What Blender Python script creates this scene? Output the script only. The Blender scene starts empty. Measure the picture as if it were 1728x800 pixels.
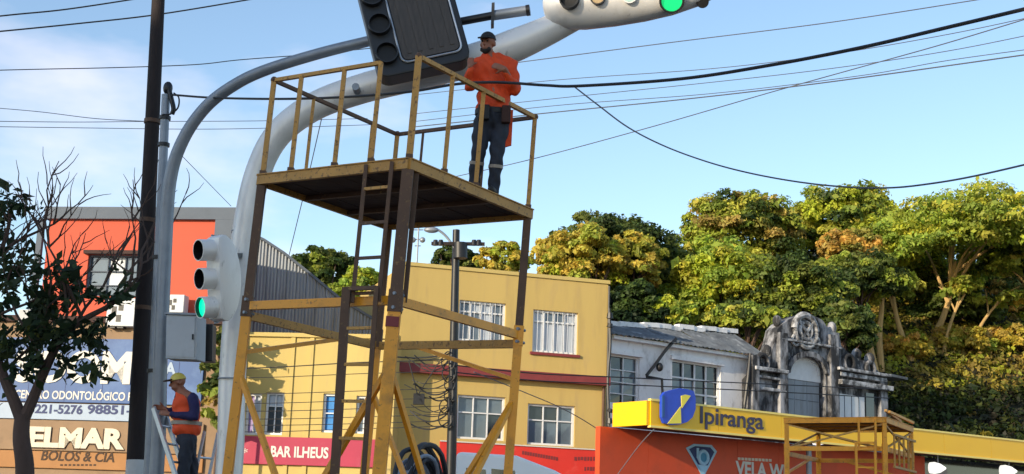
import bpy, bmesh, math, random
import numpy as np
from mathutils import Vector, Matrix, Quaternion

# ------------------------------------------------------------------ camera, sky, sun, exposure
SC = bpy.context.scene
COL = SC.collection
F_PX, PITCH, ROLL, EYE = 2300.0, math.radians(12.0), math.radians(2.0), 1.7
FW = Vector((0, math.cos(PITCH), math.sin(PITCH)))
R0 = Vector((1, 0, 0)); U0 = Vector((0, -math.sin(PITCH), math.cos(PITCH)))
RT = R0 * math.cos(ROLL) + U0 * math.sin(ROLL)
UP = -R0 * math.sin(ROLL) + U0 * math.cos(ROLL)
CAM = Vector((0, 0, EYE))
cd = bpy.data.cameras.new('camera'); cam = bpy.data.objects.new('camera', cd); COL.objects.link(cam)
cd.sensor_width = 36.0; cd.lens = 36.0 * F_PX / 1728.0; cd.clip_start = 0.1; cd.clip_end = 3000
cam.matrix_world = Matrix(((RT.x, UP.x, -FW.x, 0), (RT.y, UP.y, -FW.y, 0), (RT.z, UP.z, -FW.z, EYE), (0, 0, 0, 1)))
SC.camera = cam

SUN_EL, SUN_S = math.radians(17), math.radians(46)      # sun low, from the left and a little behind the camera
SUN = Vector((-math.cos(SUN_S) * math.cos(SUN_EL), -math.sin(SUN_S) * math.cos(SUN_EL), math.sin(SUN_EL)))
w = bpy.data.worlds.new('World'); SC.world = w; w.use_nodes = True
nt = w.node_tree; nt.nodes.clear()
sky = nt.nodes.new('ShaderNodeTexSky'); sky.sky_type = 'NISHITA'; sky.sun_disc = False
sky.sun_elevation = SUN_EL; sky.sun_rotation = math.atan2(SUN.x, SUN.y)
sky.air_density = 1.0; sky.dust_density = 0.3; sky.ozone_density = 1.5
bg = nt.nodes.new('ShaderNodeBackground'); bg.inputs[1].default_value = 0.119
out = nt.nodes.new('ShaderNodeOutputWorld')
tcw = nt.nodes.new('ShaderNodeTexCoord'); mpw = nt.nodes.new('ShaderNodeMapping'); mpw.inputs['Scale'].default_value = (1.0, 1.0, 2.6)
mpw.inputs['Location'].default_value = (7.0, 2.0, 0.2)
nz = nt.nodes.new('ShaderNodeTexNoise'); nz.inputs['Scale'].default_value = 2.3; nz.inputs['Detail'].default_value = 6; nz.inputs['Roughness'].default_value = 0.55
rp = nt.nodes.new('ShaderNodeValToRGB'); rp.color_ramp.elements[0].position = 0.54; rp.color_ramp.elements[1].position = 0.80
rp.color_ramp.elements[0].color = (0, 0, 0, 1); rp.color_ramp.elements[1].color = (0.75, 0.75, 0.75, 1)
mx = nt.nodes.new('ShaderNodeMixRGB'); mx.inputs[2].default_value = (6.2, 5.5, 5.7, 1)
nt.links.new(tcw.outputs['Generated'], mpw.inputs[0]); nt.links.new(mpw.outputs[0], nz.inputs[0]); nt.links.new(nz.outputs[0], rp.inputs[0])
nt.links.new(rp.outputs[0], mx.inputs[0]); nt.links.new(sky.outputs[0], mx.inputs[1])
nt.links.new(mx.outputs[0], bg.inputs[0]); nt.links.new(bg.outputs[0], out.inputs[0])
sl = bpy.data.lights.new('sun', 'SUN'); sl.energy = 2.7; sl.angle = math.radians(0.6); sl.color = (1.0, 0.84, 0.60)
so = bpy.data.objects.new('sun', sl); COL.objects.link(so); so.location = (-30, -20, 40)
so.rotation_euler = SUN.to_track_quat('Z', 'Y').to_euler()
vs = SC.view_settings; vs.view_transform = 'Standard'; vs.look = 'None'; vs.gamma = 1.0; vs.use_curve_mapping = False
vs.exposure = 1.05
SC.render.engine = 'CYCLES'
SC.cycles.max_bounces = 6; SC.cycles.transparent_max_bounces = 6
SC.render.film_transparent = False

# ------------------------------------------------------------------ helpers
random.seed(7)
def ray(x, y): return FW * F_PX + RT * (x - 864.0) + UP * (400.0 - y)
def at(x, y, d):
    r = ray(x, y); return CAM + r * (d / r.y)
def lin(c): return c / 12.92 if c <= 0.04045 else ((c + 0.055) / 1.055) ** 2.4
def H(s): return tuple(lin(int(s[i:i + 2], 16) / 255.0) for i in (0, 2, 4))

MATS = {}
def mat(name, col, rough=0.7, metal=0.0, var=0.12, scale=2.0, bump=0.0, bscale=40.0, dirt=None, stretch=None, spec=0.5, emit=None, wear=None):
    if name in MATS: return MATS[name]
    m = bpy.data.materials.new(name); m.use_nodes = True; MATS[name] = m
    n = m.node_tree.nodes; L = m.node_tree.links; b = n['Principled BSDF']
    b.inputs['Roughness'].default_value = rough; b.inputs['Metallic'].default_value = metal
    b.inputs['Specular IOR Level'].default_value = spec
    tc = n.new('ShaderNodeTexCoord'); src = tc.outputs['Object']
    if stretch:
        mp = n.new('ShaderNodeMapping'); mp.inputs['Scale'].default_value = stretch; L.new(src, mp.inputs[0]); src = mp.outputs[0]
    def noise(sc, det=5):
        t = n.new('ShaderNodeTexNoise'); t.inputs['Scale'].default_value = sc; t.inputs['Detail'].default_value = det; t.inputs['Roughness'].default_value = 0.62
        L.new(src, t.inputs['Vector']); return t.outputs['Fac']
    a = noise(scale)
    mxn = n.new('ShaderNodeMixRGB'); L.new(a, mxn.inputs[0])
    mxn.inputs[1].default_value = (*[max(0, c * (1 - 2 * var)) for c in col], 1); mxn.inputs[2].default_value = (*[min(1, c * (1 + 2 * var)) for c in col], 1)
    cur = mxn.outputs[0]
    for dd in (dirt, wear):
        if dd:
            dc, dsc, lo, hi, amt = dd
            f = noise(dsc, 8); r = n.new('ShaderNodeValToRGB'); r.color_ramp.elements[0].position = lo; r.color_ramp.elements[1].position = hi
            r.color_ramp.elements[0].color = (0, 0, 0, 1); r.color_ramp.elements[1].color = (amt, amt, amt, 1)
            L.new(f, r.inputs[0]); m2 = n.new('ShaderNodeMixRGB'); L.new(r.outputs[0], m2.inputs[0]); L.new(cur, m2.inputs[1]); m2.inputs[2].default_value = (*dc, 1)
            cur = m2.outputs[0]
    L.new(cur, b.inputs['Base Color'])
    if bump:
        bn = n.new('ShaderNodeBump'); bn.inputs['Strength'].default_value = bump; bn.inputs['Distance'].default_value = 0.02
        L.new(noise(bscale), bn.inputs['Height']); L.new(bn.outputs[0], b.inputs['Normal'])
    if emit:
        b.inputs['Emission Color'].default_value = (*emit[0], 1); b.inputs['Emission Strength'].default_value = emit[1]
    return m
def leafmat(name, trans=0.35):
    if name in MATS: return MATS[name]
    m = bpy.data.materials.new(name); m.use_nodes = True; MATS[name] = m
    n = m.node_tree.nodes; L = m.node_tree.links; b = n['Principled BSDF']; o = n['Material Output']
    at_ = n.new('ShaderNodeAttribute'); at_.attribute_name = 'tint'
    L.new(at_.outputs['Color'], b.inputs['Base Color']); b.inputs['Roughness'].default_value = 0.55; b.inputs['Specular IOR Level'].default_value = 0.3
    t = n.new('ShaderNodeBsdfTranslucent'); L.new(at_.outputs['Color'], t.inputs[0])
    ms = n.new('ShaderNodeMixShader'); ms.inputs[0].default_value = trans
    L.new(b.outputs[0], ms.inputs[1]); L.new(t.outputs[0], ms.inputs[2]); L.new(ms.outputs[0], o.inputs[0])
    return m

def tag(o, label=None, cat=None, group=None, kind=None):
    if label: o['label'] = label
    if cat: o['category'] = cat
    if group: o['group'] = group
    if kind: o['kind'] = kind
    return o
def thing(name, label, cat, loc, group=None):
    o = bpy.data.objects.new(name, None); o.empty_display_size = 0.2; COL.objects.link(o); o.location = loc
    return tag(o, label, cat, group)
def rootloc(p):
    v = Vector((0, 0, 0))
    while p is not None: v = v + p.location; p = p.parent
    return v

class MB:
    """collects shapes in world coordinates; build() links them as one mesh object"""
    def __init__(s): s.v = []; s.f = []; s.sm = False
    def quad(s, a, b, c, d):
        i = len(s.v); s.v += [Vector(a), Vector(b), Vector(c), Vector(d)]; s.f.append((i, i + 1, i + 2, i + 3)); return s
    def hexa(s, p):
        i = len(s.v); s.v += [Vector(q) for q in p]
        for f in ((0, 3, 2, 1), (4, 5, 6, 7), (0, 1, 5, 4), (1, 2, 6, 5), (2, 3, 7, 6), (3, 0, 4, 7)): s.f.append(tuple(i + k for k in f))
        return s
    def box(s, o, ax, ay, az):
        o = Vector(o); ax = Vector(ax); ay = Vector(ay); az = Vector(az)
        return s.hexa([o, o + ax, o + ax + ay, o + ay, o + az, o + ax + az, o + ax + ay + az, o + ay + az])
    def beam(s, p, q, wd, ht=None, up=(0, 0, 1)):
        p = Vector(p); q = Vector(q); ht = ht or wd; t = (q - p).normalized(); u = Vector(up)
        if abs(t.dot(u)) > 0.98: u = Vector((0, 1, 0))
        a = t.cross(u).normalized() * wd / 2; b = a.cross(t).normalized() * ht / 2
        return s.hexa([p - a - b, p + a - b, p + a + b, p - a + b, q - a - b, q + a - b, q + a + b, q - a + b])
    def tube(s, pts, rad, seg=10, cap=True):
        pts = [Vector(p) for p in pts]; n = len(pts); rad = list(rad) if hasattr(rad, '__len__') else [rad] * n
        t0 = (pts[1] - pts[0]).normalized(); u = Vector((0, 0, 1)) if abs(t0.z) < 0.9 else Vector((1, 0, 0))
        a = t0.cross(u).normalized(); base = len(s.v)
        for i, p in enumerate(pts):
            t = (pts[min(i + 1, n - 1)] - pts[max(i - 1, 0)]).normalized()
            a = (a - t * a.dot(t)).normalized(); b = t.cross(a)
            for k in range(seg):
                an = 2 * math.pi * k / seg; s.v.append(p + (a * math.cos(an) + b * math.sin(an)) * rad[i])
        for i in range(n - 1):
            for k in range(seg):
                k2 = (k + 1) % seg; s.f.append((base + i * seg + k, base + i * seg + k2, base + (i + 1) * seg + k2, base + (i + 1) * seg + k))
        if cap:
            s.f.append(tuple(base + k for k in reversed(range(seg)))); s.f.append(tuple(base + (n - 1) * seg + k for k in range(seg)))
        s.sm = True; return s
    def prism(s, poly, ext):
        """poly: list of world points (planar, any order), ext: extrusion vector"""
        n = len(poly); i = len(s.v); ext = Vector(ext)
        s.v += [Vector(p) for p in poly] + [Vector(p) + ext for p in poly]
        s.f.append(tuple(i + k for k in range(n))); s.f.append(tuple(i + n + k for k in reversed(range(n))))
        for k in range(n):
            k2 = (k + 1) % n; s.f.append((i + k2, i + k, i + n + k, i + n + k2))
        return s
    def ball(s, c, r, seg=12, rings=8, rot=None):
        c = Vector(c); r = r if hasattr(r, '__len__') else (r, r, r); base = len(s.v); rot = rot or Matrix.Identity(3)
        for i in range(rings + 1):
            th = math.pi * i / rings
            for k in range(seg):
                ph = 2 * math.pi * k / seg
                s.v.append(c + rot @ Vector((r[0] * math.sin(th) * math.cos(ph), r[1] * math.sin(th) * math.sin(ph), r[2] * math.cos(th))))
        for i in range(rings):
            for k in range(seg):
                k2 = (k + 1) % seg; s.f.append((base + i * seg + k, base + (i + 1) * seg + k, base + (i + 1) * seg + k2, base + i * seg + k2))
        s.sm = True; return s
    def build(s, name, m, parent=None, bevel=0, smooth=None, label=None):
        me = bpy.data.meshes.new(name); o = bpy.data.objects.new(name, me); COL.objects.link(o)
        if parent is not None: o.parent = parent; off = rootloc(parent)
        else:
            lo = Vector((min(v.x for v in s.v), min(v.y for v in s.v), min(v.z for v in s.v))); hi = Vector((max(v.x for v in s.v), max(v.y for v in s.v), max(v.z for v in s.v)))
            off = Vector(((lo.x + hi.x) / 2, (lo.y + hi.y) / 2, lo.z)); o.location = off
        me.from_pydata([v - off for v in s.v], [], s.f); me.validate()
        bm = bmesh.new(); bm.from_mesh(me); bmesh.ops.remove_doubles(bm, verts=bm.verts, dist=1e-5); bmesh.ops.recalc_face_normals(bm, faces=bm.faces)
        if bevel: bmesh.ops.bevel(bm, geom=[e for e in bm.edges if len(e.link_faces) == 2 and e.calc_face_angle(0) > 0.6], offset=bevel, segments=2, affect='EDGES', profile=0.6)
        bm.to_mesh(me); bm.free()
        if smooth if smooth is not None else s.sm:
            me.shade_smooth()
            try: me.set_sharp_from_angle(angle=math.radians(40))
            except Exception: pass
        me.materials.append(m)
        if label: o['label'] = label
        return o
def crom(pts, n=6):
    P = [Vector(p) for p in pts]; P = [P[0] * 2 - P[1]] + P + [P[-1] * 2 - P[-2]]; o = []
    for i in range(1, len(P) - 2):
        for k in range(n):
            t = k / n; a, b, c, d = P[i - 1:i + 3]
            o.append(0.5 * ((2 * b) + (c - a) * t + (2 * a - 5 * b + 4 * c - d) * t * t + (3 * b - a - 3 * c + d) * t ** 3))
    o.append(P[-2]); return o

class Fr:
    """vertical facade plane through two pixel anchors at given depths; u along it, w up, n towards the street"""
    def __init__(s, xl, dl, xr, dr, yref=700):
        a = at(xl, yref, dl); b = at(xr, yref, dr); s.O = Vector((a.x, a.y, 0)); s.u = Vector((b.x - a.x, b.y - a.y, 0)); s.len = s.u.length; s.u.normalize()
        s.w = Vector((0, 0, 1)); s.n = Vector((s.u.y, -s.u.x, 0))
    def shifted(s, dn):
        c = object.__new__(Fr); c.O = s.O + s.n * dn; c.u = s.u; c.w = s.w; c.n = s.n; c.len = s.len; return c
    def uw(s, x, y):
        r = ray(x, y); t = (s.O - CAM).dot(s.n) / r.dot(s.n); p = CAM + r * t - s.O; return p.dot(s.u), p.z
    def rect(s, x0, y0, x1, y1):
        ym = (y0 + y1) / 2; xm = (x0 + x1) / 2
        return s.uw(x0, ym)[0], s.uw(x1, ym)[0], s.uw(xm, y1)[1], s.uw(xm, y0)[1]
    def P(s, u, w, n=0): return s.O + s.u * u + s.w * w + s.n * n
    def box(s, m, u0, u1, w0, w1, n0, n1): return m.box(s.P(u0, w0, n1), s.u * (u1 - u0), -s.n * (n1 - n0), s.w * (w1 - w0))
def B1(fr, *a): return fr.box(MB(), *a)

def wall_holes(m, fr, u0, u1, w0, w1, holes, deep=0.22):
    us = sorted({u0, u1, *[h[0] for h in holes], *[h[1] for h in holes]}); ws = sorted({w0, w1, *[h[2] for h in holes], *[h[3] for h in holes]})
    us = [u for u in us if u0 <= u <= u1]; ws = [x for x in ws if w0 <= x <= w1]
    for i in range(len(us) - 1):
        for j in range(len(ws) - 1):
            cu = (us[i] + us[i + 1]) / 2; cw = (ws[j] + ws[j + 1]) / 2
            if any(h[0] < cu < h[1] and h[2] < cw < h[3] for h in holes): continue
            m.quad(fr.P(us[i], ws[j]), fr.P(us[i + 1], ws[j]), fr.P(us[i + 1], ws[j + 1]), fr.P(us[i], ws[j + 1]))
    for a, b, c, d in holes:
        for (p, q) in (((a, c), (b, c)), ((b, c), (b, d)), ((b, d), (a, d)), ((a, d), (a, c))):
            m.quad(fr.P(*p), fr.P(*q), fr.P(*q, -deep), fr.P(*p, -deep))
def body_box(m, fr, u0, u1, w0, w1, depth):
    """the other five sides of a building behind its front"""
    P = fr.P; d = -depth
    m.quad(P(u0, w0), P(u0, w1), P(u0, w1, d), P(u0, w0, d)); m.quad(P(u1, w0), P(u1, w0, d), P(u1, w1, d), P(u1, w1))
    m.quad(P(u0, w0, d), P(u0, w1, d), P(u1, w1, d), P(u1, w0, d)); m.quad(P(u0, w1), P(u1, w1), P(u1, w1, d), P(u0, w1, d))

def window(fr, hole, parent, ncol, rows, fm, panes, deep=0.16, ft=0.07, bars=0.035, seed=0, label=None, inner=True):
    """window frame (part) with mullions and single panes (sub-parts) set back in its hole; rows = list of row split fractions"""
    rnd = random.Random(seed); a, b, c, d = hole; m = MB()
    for (x0, x1, y0, y1) in ((a, b, c, c + ft), (a, b, d - ft, d), (a, a + ft, c + ft, d - ft), (b - ft, b, c + ft, d - ft)): fr.box(m, x0, x1, y0, y1, -deep, -deep + 0.07)
    wf = m.build('window', fm, parent, label=label)
    ia, ib, ic, id_ = a + ft, b - ft, c + ft, d - ft
    rs = [ic + (id_ - ic) * r for r in [0] + rows + [1]]
    for i in range(ncol):
        x0 = ia + (ib - ia) * i / ncol; x1 = ia + (ib - ia) * (i + 1) / ncol
        if i: fr.box(MB(), x0 - bars / 2, x0 + bars / 2, ic, id_, -deep + 0.004, -deep + 0.055).build('mullion', fm, wf)
        for j in range(len(rs) - 1):
            mm = MB(); mm.quad(fr.P(x0 + .004, rs[j] + .004, -deep - 0.02), fr.P(x1 - .004, rs[j] + .004, -deep - 0.02), fr.P(x1 - .004, rs[j + 1] - .004, -deep - 0.02 + rnd.uniform(-.012, .012)), fr.P(x0 + .004, rs[j + 1] - .004, -deep - 0.02))
            mm.build('pane', rnd.choice(panes), wf)
    for j in range(1, len(rs) - 1): fr.box(MB(), ia, ib, rs[j] - bars / 2, rs[j] + bars / 2, -deep + 0.007, -deep + 0.05).build('transom', fm, wf)
    return wf

def text(s, fr, u0, u1, w0, w1, n, m, parent, name='lettering', bold=0.0, ext=0.01, shear=0.0):
    c = bpy.data.curves.new('t', 'FONT'); c.body = s; c.size = 1.0; c.extrude = 0.02; c.offset = bold; c.shear = shear; c.resolution_u = 4
    t = bpy.data.objects.new('t', c); COL.objects.link(t); dg = bpy.context.evaluated_depsgraph_get(); dg.update()
    me = bpy.data.meshes.new_from_object(t.evaluated_get(dg)); bpy.data.objects.remove(t); bpy.data.curves.remove(c)
    co = np.array([v.co[:] for v in me.vertices]); lo = co.min(0); hi = co.max(0); off = rootloc(parent)
    for v in me.vertices:
        a = (v.co.x - lo[0]) / (hi[0] - lo[0]); b = (v.co.y - lo[1]) / (hi[1] - lo[1]); z = (v.co.z - lo[2]) / (hi[2] - lo[2])
        v.co = fr.P(u0 + a * (u1 - u0), w0 + b * (w1 - w0), n + z * ext) - off
    o = bpy.data.objects.new(name, me); me.materials.clear(); me.materials.append(m); COL.objects.link(o); o.parent = parent; return o

def leaves(name, m, centers, size, cols, parent=None, seed=0, outward=None, aspect=0.55):
    rng = np.random.default_rng(seed); n = len(centers); C = np.asarray(centers, float)
    nor = rng.normal(size=(n, 3)); nor[:, 2] += 0.5
    if outward is not None: nor += np.asarray(outward) * 1.6
    nor /= np.linalg.norm(nor, axis=1, keepdims=True)
    t = rng.normal(size=(n, 3)); t -= nor * (t * nor).sum(1, keepdims=True); t /= np.linalg.norm(t, axis=1, keepdims=True); b = np.cross(nor, t)
    s = (size * (0.45 + rng.gamma(2.2, .28, size=n)))[:, None]
    v = np.stack([C - t * s * .5, C + b * s * aspect * .5 + nor * s * .08, C + t * s * .5, C - b * s * aspect * .5 + nor * s * .08], 1).reshape(-1, 3)
    if parent is None: off = np.array([C[:, 0].mean(), C[:, 1].mean(), C[:, 2].min()])
    else: off = np.array(rootloc(parent)[:])
    v = v - off
    me = bpy.data.meshes.new(name); me.vertices.add(4 * n); me.vertices.foreach_set('co', v.ravel().astype(np.float32))
    me.loops.add(4 * n); me.loops.foreach_set('vertex_index', np.arange(4 * n, dtype=np.int32)); me.polygons.add(n)
    me.polygons.foreach_set('loop_start', np.arange(0, 4 * n, 4, dtype=np.int32)); me.polygons.foreach_set('loop_total', np.full(n, 4, dtype=np.int32))
    me.update(calc_edges=True)
    ca = me.color_attributes.new('tint', 'FLOAT_COLOR', 'POINT'); cc = np.repeat(np.concatenate([np.asarray(cols), np.ones((n, 1))], 1), 4, 0)
    ca.data.foreach_set('color', cc.ravel().astype(np.float32)); me.materials.append(m)
    o = bpy.data.objects.new(name, me); COL.objects.link(o)
    if parent is None: o.location = off
    else: o.parent = parent
    return o
def crown_pts(c, r, ncl, per, pal, seed, zmin=-0.35, clump=0.3, flat=0.6, shell=(0.6, 1.0)):
    rng = np.random.default_rng(seed); r = np.asarray(r); C = []; K = []; O = []; cent = []
    while len(cent) < ncl:
        d = rng.normal(size=3); d /= np.linalg.norm(d)
        if d[2] < zmin: continue
        cent.append(np.asarray(c) + d * r * rng.uniform(*shell) * rng.uniform(.86, 1.12))
    pal = np.asarray(pal)
    for q in cent:
        cr = r.mean() * clump * rng.uniform(0.6, 1.35); k = int(per * rng.uniform(.7, 1.3)); d = rng.normal(size=(k, 3)); d /= np.linalg.norm(d, axis=1, keepdims=True)
        d[:, 2] = np.where(d[:, 2] < -0.25, -d[:, 2], d[:, 2])
        C.append(q + d * cr * rng.uniform(0.55, 1.05, size=(k, 1)) * np.array([1, 1, flat])); O.append(d)
        base = pal[rng.integers(len(pal))] * rng.uniform(.8, 1.2); K.append(np.clip(base[None] * rng.uniform(.7, 1.3, size=(k, 1)) * rng.uniform(.92, 1.08, size=(k, 3)), 0, 1))
    return np.concatenate(C), np.concatenate(K), np.concatenate(O), cent

# ------------------------------------------------------------------ materials
m_asphalt = mat('asphalt', (0.05, 0.05, 0.052), 0.9, var=.2, scale=6, bump=.3, bscale=120)
m_pave = mat('paving', (0.25, 0.24, 0.22), 0.9, var=.15, scale=2)
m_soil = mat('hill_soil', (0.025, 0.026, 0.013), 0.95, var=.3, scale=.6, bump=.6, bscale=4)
m_yellow = mat('yellow_render', H('c0a562'), 0.85, var=.07, scale=.7, bump=.15, bscale=14, dirt=((0.26, 0.17, 0.08), 1.3, .55, .80, .5), stretch=(1, 1, .16), wear=((.42, .30, .14), 4.0, .55, .75, .5))
m_yellow2 = mat('pale_yellow_render', H('c2ab68'), 0.85, var=.06, scale=.9, bump=.15, bscale=14, dirt=((0.3, 0.22, 0.1), 1.6, .56, .8, .4), stretch=(1, 1, .16), wear=((.36, .28, .16), 5.0, .58, .76, .45))
m_orange = mat('orange_render', H('c4563e'), 0.8, var=.06, scale=.6, dirt=((0.35, 0.1, 0.04), 1.2, .6, .85, .4), stretch=(1, 1, .5))
m_greyframe = mat('grey_render', H('5b6470'), 0.8, var=.1, scale=1.2, dirt=((.05, .05, .05), 2, .6, .8, .4))
m_corr = mat('corrugated_metal', H('8b929a'), 0.6, metal=.1, var=.14, scale=1.2, dirt=((.16, .15, .14), 1.5, .5, .75, .6), stretch=(3, 3, .5))
m_maroon = mat('maroon_paint', H('7d3334'), 0.7, var=.15, scale=3, dirt=((.06, .03, .03), 4, .55, .75, .5))
m_white_old = mat('weathered_white_render', H('e4e4e6'), 0.9, var=.08, scale=1.2, bump=.35, bscale=10, dirt=((.12, .12, .13), 1.1, .54, .76, .7), stretch=(1, 1, .55), wear=((.33, .31, .29), 4, .55, .7, .5))
m_stain = mat('stained_stone', H('a2a2a6'), 0.95, var=.3, scale=3, bump=.8, bscale=12, dirt=((.014, .014, .016), 2.2, .36, .54, .95), stretch=(1, 1, .4), wear=((.4, .4, .41), 6, .6, .72, .7))
m_roof_dark = mat('dark_roof_sheet', H('60656a'), 0.8, var=.3, scale=2, dirt=((.45, .47, .5), 2.5, .55, .75, .6), wear=((.03, .03, .035), 1.6, .5, .7, .7))
m_whiteframe = mat('white_window_paint', H('d8dadd'), 0.6, var=.08, scale=4)
m_glass = mat('window_glass', H('5d6b78'), 0.08, var=.2, scale=1.5, spec=.8)
m_glass_d = mat('dark_window_glass', H('2c3338'), 0.08, var=.3, scale=1.5, spec=.8)
m_curtain = mat('curtained_glass', H('b4bcc6'), 0.3, var=.15, scale=5, stretch=(3, 3, .3))
m_blue = mat('blue_shutter', H('2f7fc4'), 0.6, var=.15, scale=4)
m_purple = mat('lilac_shutter', H('9a86b8'), 0.6, var=.15, scale=4)
m_banner = mat('red_banner', H('d4372c'), 0.6, var=.1, scale=.8, dirt=((.75, .35, .3), 1.4, .6, .85, .35))
m_barred = mat('crimson_sign', H('a82a4a'), 0.6, var=.1, scale=1.2, dirt=((.5, .2, .25), 1.8, .55, .8, .35))
m_letter = mat('white_lettering', H('d2cfc8'), 0.6, var=.08)
m_darkletter = mat('dark_blue_lettering', H('1d2f63'), 0.6, var=.1)
m_signblue = mat('blue_sign', H('27548f'), 0.5, var=.14, scale=.6, dirt=((.25, .42, .7), .5, .5, .8, .5))
m_signwhite = mat('white_sign', H('98aabf'), 0.5, var=.06)
m_beige = mat('beige_sign', H('8d7256'), 0.7, var=.12, scale=1.5, dirt=((.14, .09, .05), 2.5, .55, .75, .5))
m_tanorange = mat('tan_orange_sign', H('a07040'), 0.7, var=.12, scale=1.5)
m_cream = mat('cream_letter', H('d8cdb8'), 0.7, var=.1, scale=6)
m_brown = mat('brown_letter', H('3b2410'), 0.7, var=.1)
m_canopy = mat('yellow_canopy_panel', H('ffbf08'), 0.4, var=.05, scale=.5, dirt=((.75, .38, .02), .7, .55, .85, .4), stretch=(1, 1, 2))
m_canopyline = mat('pale_yellow_trim', H('f7dd78'), 0.4, var=.04)
m_soffit = mat('dark_soffit', H('3a2420'), 0.8, var=.15)
m_redwall = mat('orange_red_wall', H('d14a1f'), 0.6, var=.1, scale=.7, dirt=((.28, .05, .02), .8, .5, .8, .5))
m_logoblue = mat('logo_blue', H('2148c0'), 0.4, var=.12, scale=3)
m_logoyel = mat('logo_yellow', H('f4e04a'), 0.4, var=.05)
m_navytext = mat('navy_lettering', H('3a3550'), 0.5, var=.05)
m_embl = mat('pale_blue_emblem', H('9cc4de'), 0.5, var=.1)
m_teal = mat('teal_emblem', H('2f7ea0'), 0.5, var=.1)
m_black = mat('black_plastic', (0.008, 0.008, 0.010), 0.45, var=.3, scale=8)
m_cable = mat('black_cable', (0.02, 0.02, 0.022), 0.6, var=.2)
m_wire = mat('grey_wire', (0.09, 0.1, 0.12), 0.6, var=.2)
m_pole = mat('dark_pole', H('241a19'), 0.85, var=.3, scale=4, bump=.5, bscale=20, dirt=((.015, .01, .01), 3, .5, .7, .6), stretch=(2, 2, .3))
m_limewash = mat('white_limewash', H('c9c8c6'), 0.9, var=.12, scale=5, dirt=((.2, .18, .16), 6, .55, .75, .5))
m_galv = mat('galvanised_steel', H('8a9098'), 0.5, metal=.45, var=.12, scale=5, dirt=((.15, .15, .16), 3, .55, .8, .5))
m_mast = mat('silver_mast_paint', H('ebe8e4'), 0.35, metal=.1, var=.05, scale=2, dirt=((.30, .27, .23), 2.6, .50, .80, .5), stretch=(1, 1, .35), wear=((.25, .23, .2), 16, .62, .72, .5))
m_boxgrey = mat('grey_cabinet', H('b4b7ba'), 0.6, var=.06, scale=3, dirt=((.2, .19, .18), 4, .55, .8, .4))
m_green = mat('green_signal_light', (0.0, 0.35, 0.2), 0.3, var=.1, emit=((0.0, 0.72, 0.36), 0.75))
m_green2 = mat('green_arrow_light', (0.0, 0.35, 0.12), 0.3, var=.1, emit=((0.01, 0.5, 0.14), 0.6))
m_lensdark = mat('dark_lens', (0.015, 0.015, 0.016), 0.5, var=.3, scale=12, spec=.3)
m_lensbeige = mat('amber_lens', H('c8a878'), 0.25, var=.15)
m_lenspale = mat('pale_lens', H('b8d4cc'), 0.25, var=.1)
m_lensred = mat('red_lens', H('6a2430'), 0.25, var=.15)
m_panel = mat('smoked_panel', H('463e38'), 0.6, var=.25, scale=5, stretch=(5, 5, .4), dirt=((.03, .025, .02), 6, .5, .7, .6))
m_panelrim = mat('aluminium_trim', H('b9bcc0'), 0.35, metal=.7, var=.1)
m_steel_y = mat('ochre_painted_steel', H('bd8b42'), 0.6, var=.2, scale=3, dirt=((.10, .045, .02), 24, .55, .64, .8), wear=((.55, .40, .2), 26, .6, .7, .6))
m_steel_o = mat('orange_painted_steel', H('ea9a1e'), 0.45, var=.12, scale=2.5, dirt=((.13, .05, .018), 22, .60, .68, .7), wear=((.22, .10, .02), 4, .52, .75, .6))
m_steel_d = mat('rusty_brown_steel', H('5a3f2c'), 0.65, var=.3, scale=4, dirt=((.30, .17, .05), 20, .60, .70, .7))
m_ply = mat('dark_plywood', H('4a3529'), 0.85, var=.35, scale=3, stretch=(.6, 6, 1), dirt=((.10, .06, .035), 3, .5, .75, .7))
m_alu = mat('aluminium', H('c4c8cc'), 0.4, metal=.5, var=.12, scale=6)
m_trunk = mat('bark', H('54423a'), 0.9, var=.3, scale=5, bump=.8, bscale=14, stretch=(1, 1, .25))
m_orn = mat('weathered_ornament', H('c4c4c6'), 0.95, var=.25, scale=4, bump=.6, bscale=12, dirt=((.02, .02, .022), 3.4, .40, .60, .9), wear=((.2, .19, .18), 9, .5, .7, .6))
m_trunk_l = mat('sunlit_pale_bark', H('bb9a64'), 0.9, var=.3, scale=3, bump=.6, bscale=9, stretch=(1, 1, .25))  # bark lightened: golden sunlight on the slope trunks put into the colour
m_leaf = leafmat('foliage', .42)
m_skin = mat('skin', H('8f5a41'), 0.55, var=.08, scale=10)
m_hivis = mat('hivis_orange_cloth', H('d6450f'), 0.75, var=.1, scale=6, bump=.5, bscale=16)
m_hivis2 = mat('hivis_red_orange_cloth', H('ee5426'), 0.75, var=.1, scale=6, bump=.5, bscale=16)
m_trouser = mat('slate_work_trousers', H('2b2f3a'), 0.85, var=.2, scale=8, bump=.6, bscale=18)
m_navy = mat('navy_sleeve', H('23204e'), 0.8, var=.2, scale=8, bump=.5, bscale=18)
m_cap = mat('dark_cap', (0.012, 0.011, 0.013), 0.8, var=.2)
m_capb = mat('brown_cap', H('3a2018'), 0.8, var=.2)
m_reflect = mat('reflective_tape', H('93867a'), 0.4, var=.2, scale=10)
m_helmet = mat('khaki_yellow_helmet', H('d8c258'), 0.5, var=.1)
m_beard = mat('beard', (0.012, 0.009, 0.008), 0.8)
m_boot = mat('black_boot', (0.015, 0.014, 0.014), 0.6)
m_glove = mat('leather_glove', H('8a6040'), 0.8, var=.2, scale=10)
m_truck = mat('white_truck_paint', H('eef0f2'), 0.3, var=.04, scale=1, spec=.6)
m_tyre = mat('tyre_rubber', (0.02, 0.02, 0.02), 0.85)
m_ac = mat('white_appliance', H('cfd2d4'), 0.6, var=.06, scale=5, dirt=((.3, .28, .25), 6, .6, .8, .4))
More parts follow.
